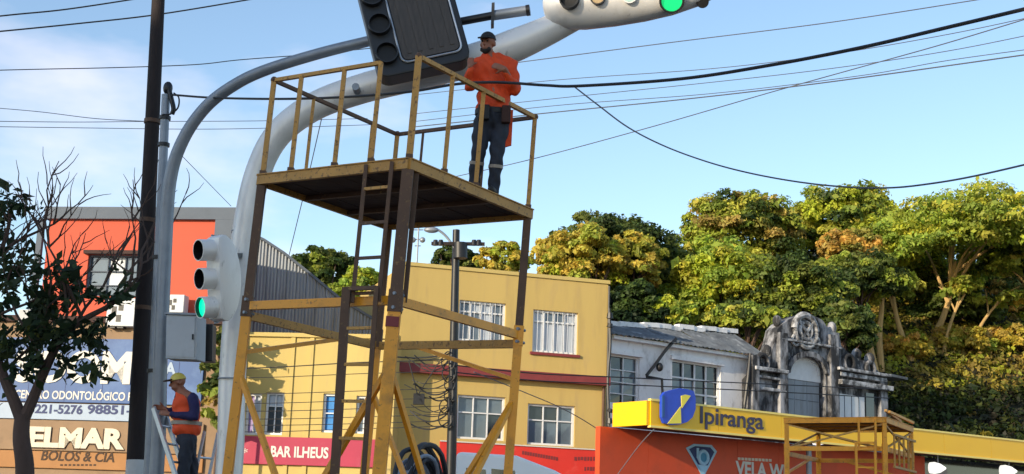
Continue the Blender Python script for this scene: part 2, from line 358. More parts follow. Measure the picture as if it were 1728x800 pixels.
m_lampwhite = mat('white_lamp_shade', H('f0f0ea'), 0.4, var=.03, emit=((1, .97, .9), 0.5))

# ------------------------------------------------------------------ ground, road, hill
def sstep(a, b, x):
    t = min(1, max(0, (x - a) / (b - a))); return t * t * (3 - 2 * t)
def hz(x, y):
    s = y - 54 - 0.30 * (x - 12)
    if s <= 0: return 0.0
    k = sstep(-4, 15, x) * .9 + .1
    return k * (12.2 * sstep(-3, 27, s) + 11 * sstep(16, 46, s)) - 12.2 * k * sstep(-3, 27, 0) * (1 - sstep(0, 8, s))
g = MB().quad((-900, -300, -.012), (900, -300, -.012), (900, 1500, -.012), (-900, 1500, -.012)).build('ground', m_pave); tag(g, kind='structure')
g = MB().quad((-80, -14, 0), (80, -14, 0), (80, 32, 0), (-80, 32, 0)).build('road', m_asphalt); tag(g, kind='structure')
m = MB()
for i in range(26):
    m.box((-80 + i * 6.2, 32.0, -.01), (6.14, 0, 0), (0, .18, 0), (0, 0, .14))
g = m.build('kerb', m_pave); tag(g, kind='structure')
g = MB().quad((-80, 32.18, .12), (80, 32.18, .12), (80, 62, .12), (-80, 62, .12)).build('pavement', m_pave); tag(g, kind='structure')
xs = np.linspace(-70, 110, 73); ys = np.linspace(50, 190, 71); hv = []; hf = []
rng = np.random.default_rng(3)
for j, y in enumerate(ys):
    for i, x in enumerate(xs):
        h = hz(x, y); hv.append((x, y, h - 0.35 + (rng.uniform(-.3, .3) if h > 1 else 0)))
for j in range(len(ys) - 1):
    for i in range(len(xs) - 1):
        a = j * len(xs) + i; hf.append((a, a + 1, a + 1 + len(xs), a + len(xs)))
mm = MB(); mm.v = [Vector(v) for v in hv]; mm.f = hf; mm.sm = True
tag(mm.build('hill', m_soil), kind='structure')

# ------------------------------------------------------------------ unseen block added behind the camera on the left to shade the near street
eS = Vector((-math.cos(SUN_S), -math.sin(SUN_S), 0)); fS = Vector((eS.y, -eS.x, 0))
if fS.y < 0: fS = -fS
def add_shade_block(label, f0, f1, hgt, seed):
    fk = object.__new__(Fr); fk.u = -fS if (-fS).cross(Vector((0, 0, 1))).dot(-eS) > 0 else fS; fk.w = Vector((0, 0, 1)); fk.n = -eS; fk.len = f1 - f0
    fk.O = eS * 23 + fS * (f0 + f1) / 2 - fk.u * fk.len / 2
    t = thing('shade_block', label, 'building', fk.P(fk.len / 2, 0, -5)); ni = int((fk.len - .8) / 3); nj = int((hgt - 1) / 3.1)
    hk = [(1.2 + 3.0 * i, 2.6 + 3.0 * i, 1.2 + 3.1 * j, 2.7 + 3.1 * j) for i in range(ni) for j in range(nj)]
    m = MB(); wall_holes(m, fk, 0, fk.len, 0, hgt, hk, .15); body_box(m, fk, 0, fk.len, 0, hgt, 9); m.build('wall', m_white_old, t)
    for h in hk: B1(fk, h[0] + .01, h[1] - .01, h[2] + .01, h[3] - .01, -.14, -.1).build('window', m_glass, t)
add_shade_block('unseen plain block added behind the camera to shade the near street', 4, 23, 19.2, 1)

# ------------------------------------------------------------------ yellow three-storey building
fy = Fr(668, 44.0, 1022, 46.2)
u1 = fy.len; top = fy.uw(860, 463)[1]
t = thing('yellow_building', 'tall mustard yellow building with maroon ledge and four barred windows', 'building', fy.P(u1 / 2, 0, -4))
holes = [fy.rect(774, 509, 853, 577), fy.rect(899, 525, 975, 596), fy.rect(771, 668, 852, 742), fy.rect(890, 683, 970, 752)]
m = MB(); wall_holes(m, fy, 0, u1, 0, top, holes); body_box(m, fy, 0, u1, 0, top, 9); m.build('wall', m_yellow, t)
lu = fy.uw(860, 632)[1]
B1(fy, -.02, u1 + .05, lu - .17, lu + .13, 0.002, .26).build('ledge', m_maroon, t)
B1(fy, -.03, u1 + .06, top - .02, top + .1, -.25, .05).build('parapet_cap', m_yellow2, t)
B1(fy, -.004, u1 + .004, 0.1, lu - .171, .004, .012).build('lower_render', m_yellow2, t) if False else None
for i, h in enumerate(holes):
    up = i < 2
    window(fy, h, t, 4 if up else 3, [.76] if up else [.62], m_whiteframe, [m_curtain, m_curtain, m_glass] if up else [m_glass, m_glass_d, m_glass], seed=i + 3, bars=.05 if up else .04)
    a, b, c, d = h
    B1(fy, a - .08, b + .08, c - .1, c - .01, -.1, .07).build('sill', m_maroon if up else m_yellow2, t)
    if up:
        g_ = None
        for k in range(1, 9): B1(fy, a + (b - a) * k / 9 - .008, a + (b - a) * k / 9 + .008, c + .02, d - .02, -.06, -.045).build('window_bar', m_whiteframe, t)
MB().tube([fy.P(u1 - .12, 0.2, .07), fy.P(u1 - .12, lu - .2, .07)], .05, 8).build('drain_pipe', m_steel_d, t)
MB().tube([fy.P(u1 + .02, lu + .2, .05), fy.P(u1 + .02, top - .1, .05)], .035, 8).build('vent_pipe', m_black, t)
# left lower wing of the yellow block
fw = Fr(405, 43.8, 664, 43.2); wu = fw.len; wt = fw.uw(520, 569)[1]
t = thing('yellow_shop_building', 'low pale yellow shop building with blue shutter and crimson bar sign', 'building', fw.P(wu / 2, 0, -3))
holes = [fw.rect(414, 664, 440, 734), fw.rect(447, 662, 478, 734), fw.rect(544, 664, 568, 730), fw.rect(600, 668, 626, 732)]
m = MB(); wall_holes(m, fw, 0, wu, 0, wt, holes); body_box(m, fw, 0, wu, 0, wt, 7); m.build('wall', m_yellow2, t)
B1(fw, -.05, wu + .05, wt - .01, wt + .12, -.3, .09).build('parapet_cap', m_yellow2, t)
for x0 in (519, 487): 
    a = fw.uw(x0, 650)[0]; B1(fw, a, a + .14, .1, wt - .02, .002, .05).build('pilaster', m_yellow2, t)
window(fw, holes[0], t, 2, [], m_whiteframe, [m_purple, m_curtain], seed=1)
window(fw, holes[1], t, 2, [.7], m_whiteframe, [m_glass_d, m_curtain], seed=4)
window(fw, holes[2], t, 1, [.5], m_whiteframe, [m_blue], seed=1)
window(fw, holes[3], t, 2, [.5], m_whiteframe, [m_glass], seed=1)
a, b, c, d = fw.rect(408, 739, 640, 786)
sb = thing('bar_sign', 'crimson sign board with white bar name on the low yellow shop', 'sign', fw.P((a + b) / 2, c, .1))
B1(fw, a, b, c, d, .03, .12).build('board', m_barred, sb, bevel=.01)
a, b, c, d = fw.rect(459, 754, 556, 773); text('BAR ILHEUS', fw, a, b, c, d, .122, m_letter, sb, bold=.03)
a, b, c, d = fw.rect(411, 757, 420, 765); text('*', fw, a, b, c, d, .122, m_letter, sb)
# red banner at the foot of the yellow building
fb = fy.shifted(.5); a, b, c, d = fb.rect(742, 748, 1038, 812)
pts = [fb.P(*fb.uw(742, 744)), fb.P(*fb.uw(1038, 761)), fb.P(*fb.uw(1037, 824)), fb.P(*fb.uw(742, 812))]
rb = thing('red_banner', 'long red banner with a pale border below the yellow building windows', 'banner', (pts[2] + pts[3]) / 2)
MB().prism(pts, fb.n * .05).build('cloth', m_banner, rb)
for p, q in ((0, 1), (1, 2)): MB().beam(pts[p] + fb.n * .07, pts[q] + fb.n * .07, .035, .035).build('border_tube', m_letter, rb)
for k, (x0, x1, yy) in enumerate(((968, 1030, 774), (985, 1030, 791))):
    rr = random.Random(k); m = MB(); x = x0
    while x < x1:
        wd = rr.uniform(2.5, 5.0); q = fb.rect(x, yy - 3, x + wd, yy + 3 + rr.uniform(-1, 1)); fb.box(m, *q, .052, .058); x += wd + rr.uniform(1, 2)
    m.build('lettering', m_maroon, rb)
m = MB(); 
for k in range(14):
    x = 880 + k * 4.4; q = fb.rect(x, 764 + k * .8 - 3, x + 3.4, 764 + k * .8 + 3); fb.box(m, *q, .052, .058)
m.build('lettering', m_maroon, rb)

# ------------------------------------------------------------------ grey gable behind
fg = Fr(380, 47.5, 640, 48.5)
pt = [fg.uw(*p) for p in ((372, 372), (445, 405), (480, 428), (530, 468), (572, 503), (640, 545))]
t = thing('metal_shed', 'grey corrugated metal shed with sloping roofline behind the yellow shop', 'building', fg.P(3, 0, -3))
poly = [fg.P(pt[0][0], 0)] + [fg.P(*p) for p in pt] + [fg.P(pt[-1][0], 0)]
MB().prism([p - fg.n * .06 for p in poly], -fg.n * 5).build('wall', m_corr, t)
def gtop(u):
    for i in range(len(pt) - 1):
        if pt[i][0] <= u <= pt[i + 1][0]: return pt[i][1] + (pt[i + 1][1] - pt[i][1]) * (u - pt[i][0]) / (pt[i + 1][0] - pt[i][0])
    return pt[-1][1]
u = pt[0][0]; k = 0
while u < pt[-1][0] - .05:
    u2 = min(u + .34, pt[-1][0]); m = MB(); n_ = 6
    prev = None
    for j in range(n_ + 1):
        uu = u + (u2 - u) * j / n_; off = .022 * (1 if j % 2 else -1) + (k % 2) * .014
        cur_ = (fg.P(uu, 5, off), fg.P(uu, gtop(uu) - .02, off))
        if prev: m.quad(prev[0], cur_[0], cur_[1], prev[1])
        prev = cur_
    m.build('corrugated_sheet', m_corr, t); u = u2 + .012; k += 1
for i in range(len(pt) - 1): MB().beam(fg.P(*pt[i], -.1), fg.P(*pt[i + 1], -.1), .4, .09).build('roof_edge', m_greyframe, t)

# ------------------------------------------------------------------ orange building on the left, shop signs
fo = Fr(48, 44.5, 388, 43.6); ou = fo.len; ot = fo.uw(215, 354)[1]; obm = fo.uw(215, 548)[1]
t = thing('orange_building', 'bright orange building with grey frame and shops on its ground floor', 'building', fo.P(ou / 2, 0, -4))
h = fo.rect(146, 430, 240, 500); uL = -5.0
hh = list(h)
m = MB(); wall_holes(m, fo, 0, ou, 0, ot, [h]); body_box(m, fo, 0, ou, 0, ot, 1.2); m.build('wall', m_orange, t)
fr2 = fo.uw(215, 371)[1]; rr_ = fo.uw(360, 450)[0]
B1(fo, -.12, ou + .12, fr2, ot + .06, -.3, .16).build('parapet', m_greyframe, t)
B1(fo, rr_, ou + .12, obm, fr2 - .003, .002, .158).build('frame_panel', m_greyframe, t)
B1(fo, -.12, fo.uw(60, 450)[0], obm, fr2 - .003, .002, .158).build('frame_panel', m_greyframe, t)
window(fo, h, t, 3, [.25, .62], m_greyframe, [m_glass, m_glass, m_glass_d, m_curtain], seed=5, ft=.06)
B1(fo, h[0] - .1, h[1] + .1, h[3], h[3] + .12, .002, .2).build('lintel', m_soffit, t)
B1(fo, uL, ou, .1, obm, .002, .3).build('shop_front', m_beige, t)
B1(fo, uL, ou + .1, obm + .003, obm + .2, .002, .45).build('shop_roof_edge', m_soffit, t)
fs = fo.shifted(.3)
sg = thing('dental_sign', 'big blue dental clinic sign with white lettering behind the tree', 'sign', fs.P(ou / 3, 4.5, .05))
a, b, c, d = fs.rect(-60, 572, 345, 680); B1(fs, uL + .1, b, c, d, .01, .10).build('board', m_signblue, sg, bevel=.01)
a, b2, c2, d2 = fs.rect(-60, 681, 226, 708); B1(fs, uL + .1, b2, c2, d2, .01, .105).build('phone_strip', m_signwhite, sg, bevel=.01)
for k in range(9):
    us = uL + .1 + 1.25 * (k + 1)
    if us < b - .2: B1(fs, us - .008, us + .008, c + .02, d - .02, .1005, .104).build('panel_seam', m_darkletter, sg)
q = fs.rect(28, 592, 224, 648); text('SOOM', fs, *q, .102, m_letter, sg, bold=.04, ext=.03)
q = fs.rect(28, 657, 226, 675); text('CENTRO ODONTOLÓGICO P', fs, *q, .102, m_letter, sg, bold=.02)
q = fs.rect(52, 683, 142, 699); text('3221-5276', fs, *q, .107, m_darkletter, sg, bold=.03)
q = fs.rect(150, 684, 224, 700); text('98851-', fs, *q, .107, m_darkletter, sg, bold=.03)
q = fs.rect(262, 612, 300, 634); text('MA', fs, *q, .102, m_signwhite, sg, bold=.04)
q = fs.rect(-60, 711, 344, 762)
sg = thing('bakery_sign', 'beige and orange bakery sign with cream block letters under the blue sign', 'sign', fs.P(ou / 3, 3, .05))
B1(fs, uL + .1, q[1], q[2], q[3], .01, .10).build('board', m_beige, sg, bevel=.01)
q = fs.rect(-60, 763, 344, 792); B1(fs, uL + .1, q[1], q[2], q[3] - .01, .01, .098).build('lower_board', m_tanorange, sg, bevel=.01)
q = fs.rect(52, 722, 214, 757); text('ELMAR', fs, *q, .104, m_cream, sg, bold=.05, ext=.04)
q = fs.rect(50.5, 723, 216, 759.5); text('ELMAR', fs, *q, .101, m_brown, sg, name='letter_shadow', bold=.09, ext=.002)
q = fs.rect(72, 762, 196, 779); text('BOLOS & CIA', fs, *q, .101, m_brown, sg, bold=.02, shear=.15)
m = MB()
for k in range(9): fs.box(m, *fs.rect(104 + k * 7, 783.5, 108.5 + k * 7, 786.5), .1, .103)
m.build('small_print', m_brown, sg)
# air conditioners hung on the orange wall
def ac(px, lab, depthn=.5, mt=m_ac):
    a, b, c, d = fo.shifted(.5).rect(*px); t = thing('air_conditioner', lab, 'air conditioner', fo.P((a + b) / 2, c, .3), 'air conditioners on the orange building')
    B1(fo, a, b, c, d, .17, .6).build('casing', mt, t, bevel=.02)
    for k in range(2): B1(fo, a + .1 + .28 * k, a + .3 + .28 * k, c - .06, c - .004, .1, .55).build('bracket', m_black, t)
    if mt is m_ac:
        for k, (fx, fz, fh) in enumerate(((.18, .4, .3), (.42, .55, .22), (.36, .15, .25))): B1(fo, a + (b - a) * fx, a + (b - a) * (fx + .17), c + (d - c) * fz, c + (d - c) * (fz + fh), .602, .612).build('grille_mark', m_black, t)
ac((182, 504, 229, 551), 'white air conditioner on the orange wall left of the dark pole')
ac((281, 498, 312, 528), 'white air conditioner on the orange wall just above the grey cabinet')
ac((33, 523, 57, 551), 'grey air conditioner box on the orange wall behind the tree foliage', mt=m_boxgrey)

# ------------------------------------------------------------------ weathered white building with ornate pediment
fW = Fr(1028, 47.0, 1500, 56.5)
U = lambda x, y: fW.uw(x, y)
t = thing('old_white_house', 'weathered white old house with ornate arched pediment and broken roof', 'building', fW.P(fW.len / 2, 0, -3))
ue = U(1262, 600)[0]; et = fW.uw(1150, 586)[1]
holes = [fW.rect(1030, 600, 1079, 684), fW.rect(1134, 612, 1216, 692)]
m = MB(); wall_holes(m, fW, 0, ue, 0, et, holes); body_box(m, fW, 0, ue, 0, et, 8); m.build('wall', m_white_old, t)
window(fW, holes[0], t, 2, [.2, .45, .72], m_whiteframe, [m_glass_d, m_glass], seed=2)
window(fW, holes[1], t, 4, [.32, .66], m_whiteframe, [m_glass_d, m_glass_d, m_glass], seed=8, bars=.06)
for h in holes: B1(fW, h[0] - .1, h[1] + .1, h[3], h[3] + .14, .002, .1).build('lintel', m_white_old, t)
cw = et - .08; B1(fW, -.05, ue, cw, cw + .12, .002, .22).build('eave_moulding', m_white_old, t)
# sheet roof, sheets of uneven length
rid = [U(1040, 556)[1], U(1240, 546)[1], U(1305, 560)[1]]
nsh = 13
for k in range(nsh):
    a = -.15 + (ue + .9) * k / nsh; b = -.15 + (ue + .9) * (k + 1) / nsh + .09; rr = random.Random(k * 7)
    zr = et + .66 + .5 * (k / nsh) + rr.uniform(-.04, .04); lift = .012 * (k % 2)
    m = MB(); pr = None
    for j in range(7):
        uu = a + (b - a) * j / 6; o_ = .02 * (1 if j % 2 else -1)
        c_ = (fW.P(uu, et + .05 + lift + o_, .35 - rr.uniform(0, .03)), fW.P(uu, zr + o_, -1.5))
        if pr: m.hexa([pr[0], c_[0], c_[1], pr[1], pr[0] + Vector((0, 0, .015)), c_[0] + Vector((0, 0, .015)), c_[1] + Vector((0, 0, .015)), pr[1] + Vector((0, 0, .015))])
        pr = c_
    m.build('roof_sheet', m_roof_dark, t)
    MB().beam(fW.P(a, zr + .04, -1.5), fW.P(b + .05, zr + .06 + rr.uniform(-.03, .04), -1.45), .3, .17).build('ridge_flashing', m_white_old, t)
# bay with pediment
pb = [(1262, 812), (1262, 640), (1282, 618), (1300, 600), (1308, 574), (1312, 556), (1322, 545), (1338, 536), (1356, 531), (1374, 533), (1388, 540), (1396, 552), (1402, 560), (1416, 562), (1419, 582), (1432, 596), (1450, 606), (1468, 612), (1482, 626), (1492, 640), (1493, 812)]
fP = fW.shifted(.3)
arch = []
for k in range(13):
    an = math.pi * k / 12; arch.append((1360 + 33 * math.cos(math.pi - an), 628 - 32 * math.sin(an) + 3 * (k / 12)))
PB = [fP.uw(*p) for p in pb]; PB = [(a, max(0.1, b)) if i not in (0, len(pb) - 1) else (a, 0.1) for i, (a, b) in enumerate(PB)]
AR = [fP.uw(*p) for p in arch]
# left half and right half of the pediment joined round the arch opening
ba = fP.uw(1327, 700)[0]; bb = fP.uw(1394, 700)[0]; outl = [PB[0]] + PB[1:-1] + [PB[-1]]
full = outl + [(bb, .1)] + [(AR[-1][0], AR[-1][1])] + list(reversed(AR[1:-1])) + [(AR[0][0], AR[0][1])] + [(ba, .1)]
MB().prism([fP.P(*p) for p in full], -fP.n * .6).build('pediment', m_stain, t)
m = MB()
for k in range(12): m.beam(fP.P(*AR[k], .06), fP.P(*AR[k + 1], .06), .2, .16, up=fP.n)
m.build('arch_moulding', m_stain, t)
ty = fP.uw(1360, 641)[1]
MB().prism([fP.P(p[0], p[1], -.25) for p in AR] + [fP.P(AR[-1][0], ty, -.25), fP.P(AR[0][0], ty, -.25)], -fP.n * .08).build('tympanum', m_whiteframe, t)
m = MB(); ac_ = fP.uw(1361, 640)
for k in range(12): 
    p = AR[k]; q = AR[k + 1]; s_ = .86
    m.beam(fP.P(ac_[0] + (p[0] - ac_[0]) * s_, ac_[1] + (p[1] - ac_[1]) * s_, -.22), fP.P(ac_[0] + (q[0] - ac_[0]) * s_, ac_[1] + (q[1] - ac_[1]) * s_, -.22), .07, .07, up=fP.n)
m.build('fanlight_rim', m_whiteframe, t)
sh = (ba + .06, bb - .06, 4.5, ty - .02)
for k in range(3):
    a = sh[0] + (sh[1] - sh[0]) * k / 3; b = sh[0] + (sh[1] - sh[0]) * (k + 1) / 3 - .02
    s_ = B1(fP, a, b, sh[2], sh[3], -.32, -.27).build('shutter', m_corr, t)
    for j in range(4):
        z0 = sh[2] + (sh[3] - sh[2]) * j / 4; B1(fP, a + .05, b - .05, z0 + .03, z0 + .05, -.268, -.25).build('rail', m_greyframe, s_)
B1(fP, fP.uw(1413, 690)[0], fP.uw(1458, 690)[0], 4.4, fP.uw(1436, 667)[1], .004, .03).build('white_door', m_whiteframe, t)
for x in (1424, 1436, 1448): B1(fP, fP.uw(x, 690)[0] - .015, fP.uw(x, 690)[0] + .015, 4.4, fP.uw(x, 668)[1], .031, .045).build('door_bar', m_greyframe, t)
B1(fP, fP.uw(1461, 690)[0], fP.uw(1478, 690)[0], 4.4, fP.uw(1470, 664)[1], .004, .02).build('dark_opening', m_glass_d, t)
for (x0, x1, y, hh_, pr) in ((1406, 1494, 631, .12, .34), (1412, 1490, 640, .16, .22), (1408, 1495, 655, .2, .4), (1266, 1322, 628, .14, .3), (1262, 1322, 660, .12, .2), (1312, 1416, 582, .09, .2), (1268, 1318, 640, .10, .2)):
    a, b = fP.uw(x0, y)[0], fP.uw(x1, y)[0]; z = fP.uw((x0 + x1) / 2, y)[1]
    B1(fP, a, b, z, z + hh_, .004, pr).build('cornice', m_orn, t, bevel=.03)
for (x0, x1, y0, y1, pr) in ((1310, 1324, 562, 710, .2), (1396, 1410, 566, 710, .2), (1262, 1274, 600, 720, .24), (1480, 1492, 640, 720, .2)):
    q = fP.rect(x0, y0, x1, y1); B1(fP, *q, .006, pr).build('pilaster', m_stain, t, bevel=.03)
# carved ornaments
def ring(px, py, r, tr, n=20, a0=0, a1=2 * math.pi):
    c = fP.uw(px, py); return MB().tube([fP.P(c[0] + r * math.cos(a0 + (a1 - a0) * k / n), c[1] + r * math.sin(a0 + (a1 - a0) * k / n), .08) for k in range(n + 1)], tr, 7)
ring(1357, 560, .62, .1).build('carved_ring', m_orn, t); ring(1357, 558, .33, .08).build('carved_ring', m_orn, t)
for (px, py) in ((1340, 574), (1374, 578)):
    ring(px, py, .2, .06).build('carved_scroll', m_orn, t)
c = fP.uw(1357, 561)
for s_ in (-1, 1): MB().beam(fP.P(c[0] - .42 * s_, c[1] - .4, .1), fP.P(c[0] + .42 * s_, c[1] + .4, .1), .12, .1, up=fP.n).build('carved_cross', m_orn, t)
ring(1356, 560, .66, .13, 18, .1, math.pi - .1).build('carved_crest', m_orn, t)
for (px, py, r) in ((1318, 541, .18), (1410, 553, .2), (1452, 598, .2), (1474, 606, .22), (1300, 592, .2), (1290, 606, .22)):
    p = fP.P(*fP.uw(px, py), -.2); MB().ball(p, (r, r, r * 1.3)).build('finial', m_stain, t)
for (px, py, r) in ((1430, 612, .3), (1284, 612, .3), (1466, 622, .25)):
    ring(px, py, r, .09).build('carved_scroll', m_stain, t)
p0 = fP.P(*fP.uw(1492, 634), -.1); p1 = fP.P(*fP.uw(1520, 640), -.1)
MB().beam(p0, p1, .9, .1).build('broken_eave', m_roof_dark, t)
# stay arm and cable junction on the white wall
fA = fW.shifted(.1); PA = lambda x, y, n=.15: fA.P(*fA.uw(x, y), n)
t = thing('wall_bracket', 'dark cable bracket reaching across the white house wall', 'bracket', PA(1095, 620))
MB().tube(crom([PA(1136, 572), PA(1118, 592), PA(1102, 614), PA(1086, 634)]), .06, 7).build('arm', m_black, t)
MB().ball(PA(1108, 620), (.13, .1, .16)).build('junction', m_black, t)
MB().tube([PA(1086, 636), PA(1112, 640), PA(1114, 690)], .05, 6).build('cable_drop', m_black, t)
MB().tube(crom([PA(1256, 598, .3), PA(1250, 640, .35), PA(1244, 700, .3)]), .07, 8).build('stained_pipe', m_black, t)

# ------------------------------------------------------------------ petrol station canopy
fc = Fr(1098, 38.6, 1728, 49.5); ct = fc.uw(1400, 707)[1]; cb = fc.uw(1400, 749.5)[1]
uR = fc.len + 6
t = thing('station_canopy', 'long yellow petrol station canopy fascia below the white house', 'canopy', fc.P(fc.len / 2, 0, -2))
npan = 9
for k in range(npan):
    a = uR * k / npan + .006; b = uR * (k + 1) / npan - .006
    B1(fc, a, b, cb + .05, ct - .05, -.1, 0).build('fascia_panel', m_canopy, t)
B1(fc, -.02, uR, ct - .048, ct + .01, -.1, .03).build('top_trim', m_canopyline, t)
B1(fc, -.02, uR, cb - .01, cb + .048, -.1, .03).build('bottom_trim', m_canopyline, t)
B1(fc, .12, uR, cb + .06, ct - .1, -1.5, -.11).build('roof_slab', m_soffit, t)
e0 = fc.P(-.01, 0, -.05); back = fc.P(-.01, 0, -1.5)
m = MB(); ex = Vector((back.x - e0.x, back.y - e0.y, 0)); nn = Vector((ex.y, -ex.x, 0)).normalized() * -.1
m.box(e0 + Vector((0, 0, cb + .05)), ex, nn, (0, 0, ct - cb - .1)); m.build('side_fascia', m_canopy, t)
for k in (fc.uw(1398, 760)[0], uR - 1.5): 
    MB().tube([fc.P(k, .12, -.8), fc.P(k, cb, -.8)], .09, 10).build('column', m_galv, t)
# shield logo
lg = thing('shield_sign', 'blue and yellow shield sign standing proud of the canopy fascia', 'sign', fc.P(*fc.uw(1146, 712), .2))
fl = fc.shifted(.12); sp = [(1117, 668), (1122, 662), (1134, 658), (1147, 655), (1160, 657), (1171, 660), (1174, 672), (1174, 690), (1169, 704), (1160, 712), (1148, 716), (1132, 717), (1121, 714), (1117, 704)]
MB().prism([fl.P(*fl.uw(*p)) for p in sp], -fl.n * .1).build('plate', m_logoblue, lg)
for q in ([(1148, 686), (1149, 714.5), (1126, 715)], [(1149, 668), (1156, 666), (1165, 668), (1150, 689)]):
    MB().prism([fl.P(*fl.uw(*p)) for p in q], fl.n * .02).build('yellow_shape', m_logoyel, lg)
for q in ([(1117, 668), (1121, 667), (1121, 704), (1117, 704)],):
    MB().prism([fl.P(*fl.uw(*p), .001) for p in q], fl.n * .02).build('edge_strip', m_signblue, lg)
ns = thing('canopy_name', 'dark rounded station name lettering on the yellow canopy', 'sign', fc.P(*fc.uw(1234, 716), .02))
x0, x1 = fc.uw(1181, 706)[0], fc.uw(1288, 714)[0]; z0 = fc.uw(1234, 729)[1]; z1 = fc.uw(1234, 691)[1]
text('Ipiranga', fc, x0, x1, z0, z1, .003, m_navytext, ns, bold=.012, ext=.02)
# orange red wall under the canopy
fr_ = fc.shifted(-1.42); a0 = fr_.uw(1012, 760)[0]
t = thing('station_wall', 'orange red station wall under the yellow canopy', 'wall', fr_.P(4, 0, -.2))
q1 = fr_.uw(1560, 760)[0]; nP = 8
for k in range(nP):
    a = a0 + (q1 - a0) * k / nP; b = a0 + (q1 - a0) * (k + 1) / nP
    B1(fr_, a + .005, b - .005, .12, cb + .03, -.2, 0).build('wall_panel', m_redwall, t)
B1(fr_, q1, q1 + 9, .12, cb + .03, -.5, -.3).build('dark_shopfront', m_glass_d, t)
e = thing('service_emblem', 'pale blue diamond emblem on the orange red station wall', 'sign', fr_.P(*fr_.uw(1184, 790), .02))
EP = lambda q, n=.004: [fr_.P(*fr_.uw(*p), n) for p in q]
MB().prism(EP([(1157, 756), (1170, 749), (1200, 751), (1209, 762), (1186, 806)]), fr_.n * .02).build('outer_diamond', m_embl, e)
MB().prism(EP([(1162, 758), (1172, 753), (1197, 755), (1204, 763), (1186, 800)], .025), fr_.n * .012).build('inner_diamond', m_darkletter, e)
MB().prism(EP([(1174, 756), (1178, 756), (1178, 780), (1174, 772)], .038), fr_.n * .008).build('bar', m_embl, e)
c0 = fr_.P(*fr_.uw(1185, 772), .05); MB().tube([c0 + (fr_.u * math.cos(a) + fr_.w * math.sin(a)) * .19 for a in np.linspace(0, 2 * math.pi, 17)], .055, 6).build('ring', m_embl, e)
MB().tube([c0 - fr_.n * .01, c0], .15, 14).build('disc', m_teal, e, smooth=False)
MB().prism(EP([(1176, 784), (1196, 786), (1186, 801)], .038), fr_.n * .008).build('point', m_embl, e)
vt = thing('station_lettering', 'white wall lettering beside the diamond emblem under the canopy', 'sign', fr_.P(*fr_.uw(1286, 800), .02))
q = fr_.rect(1241, 781, 1332, 806); text('VELA WE', fr_, *q, .004, m_letter, vt, bold=.03)
m = MB()
for k in range(10): fr_.box(m, *fr_.rect(1245 + k * 5.8, 772 + k * .3, 1249.5 + k * 5.8, 776.5 + k * .3), .004, .008)
m.build('small_print', m_cream, vt)
for i, (x, y, lab) in enumerate(((1386, 742, 'white lamp under the canopy behind the small tower, left of two'), (1431, 743, 'white lamp under the canopy behind the small tower, right of two'), (1583, 790, 'white lamp under the canopy just right of the small tower'), (1703, 795, 'white lamp under the canopy nearest the right edge'))):
    p = fc.P(*fc.uw(x, y), 0); dpt = p.y + .5; p = at(x, y, dpt); r = 10 * dpt / 2300
    l = thing('canopy_lamp', lab, 'lamp', p, 'lamps under the canopy')
    MB().tube([p + Vector((-r * 1.4, 0, 0)), p + Vector((-r * .6, 0, 0)), p + Vector((r * .4, 0, 0)), p + Vector((r * 1.3, 0, 0))], [r * .9, r, r * .75, r * .15], 12).build('shade', m_lampwhite, l)
    MB().tube([p + Vector((0, 0, r * .5)), Vector((p.x, p.y, cb + .06))], .02, 6).build('stem', m_galv, l)

# ------------------------------------------------------------------ trees on the hill
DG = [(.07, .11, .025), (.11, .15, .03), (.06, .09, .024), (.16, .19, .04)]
YG = [(.34, .37, .035), (.27, .33, .04), (.40, .38, .045), (.20, .27, .04)]
GO = [(.42, .33, .05), (.34, .29, .045), (.44, .34, .06), (.26, .28, .04)]
MG = [(.22, .26, .038), (.27, .30, .042), (.17, .22, .034), (.34, .33, .05)]
BR = [(.34, .23, .06), (.28, .21, .055), (.22, .21, .045)]
OR = [(.46, .28, .06), (.40, .26, .055), (.34, .26, .06)]
YG, GO, MG, BR, OR = [[tuple(c * 1.42 for c in k) for k in p] for p in (YG, GO, MG, BR, OR)]
def ground_hit(px, py):
    d = 54.0
    while d < 130 and at(px, py, d).z > hz(at(px, py, d).x, d): d += .25
    return d
def hill_tree(name, label, px, py, rx, ry, d, pal, seed, ncl=70, per=110, size=.5, clump=.3, flat=.6, zmin=-.75, bark=m_trunk, depthr=None, group='trees on the hill', trunk_px=None):
    ncl = int(ncl * 2.1); per = int(per * 1.65); size = size * .45; clump = clump * .74; flat = min(.9, flat + .22)
    if d is None: d = ground_hit(px, py + ry * .4)
    c = at(px, py, d); X = rx * d / 2300; Z = ry * d / 2300; Yr = depthr or min(X, 6)
    gz = hz(c.x, d) - .5; base = Vector((c.x, d, gz))
    if trunk_px: base.x = at(trunk_px, py, d).x
    t = thing(name, label, 'tree', base, group)
    C, K, O, cent = crown_pts((c.x, d, c.z), (X, Yr, Z), ncl, per, pal, seed, zmin=zmin, clump=clump, flat=flat)
    keep = C[:, 2] > gz + .3
    leaves('crown', m_leaf, C[keep], size, K[keep], t, seed, O[keep])
    rr = random.Random(seed); m = MB(); top = Vector((c.x, d, c.z - Z * .2)); r0 = max(.16, X * .05)
    mid = base.lerp(top, .5) + Vector((rr.uniform(-.4, .4), 0, 0))
    m.tube(crom([base, mid, top]), [r0 * (1 - .05 * i) for i in range(13)], 8)
    for k in range(9):
        q = Vector(cent[rr.randrange(len(cent))]); st = mid.lerp(top, rr.uniform(0, .8)); m.tube(crom([st, st.lerp(q, .5) + Vector((0, 0, .5)), q], 4), [r0 * .5 * (1 - .09 * i) for i in range(9)], 6)
    m.build('trunk', bark, t); return t
hill_tree('broadleaf_tree', 'dark green domed tree on the hill right behind the yellow building', 1028, 452, 118, 88, 74, DG, 11, 95, 120, .5)
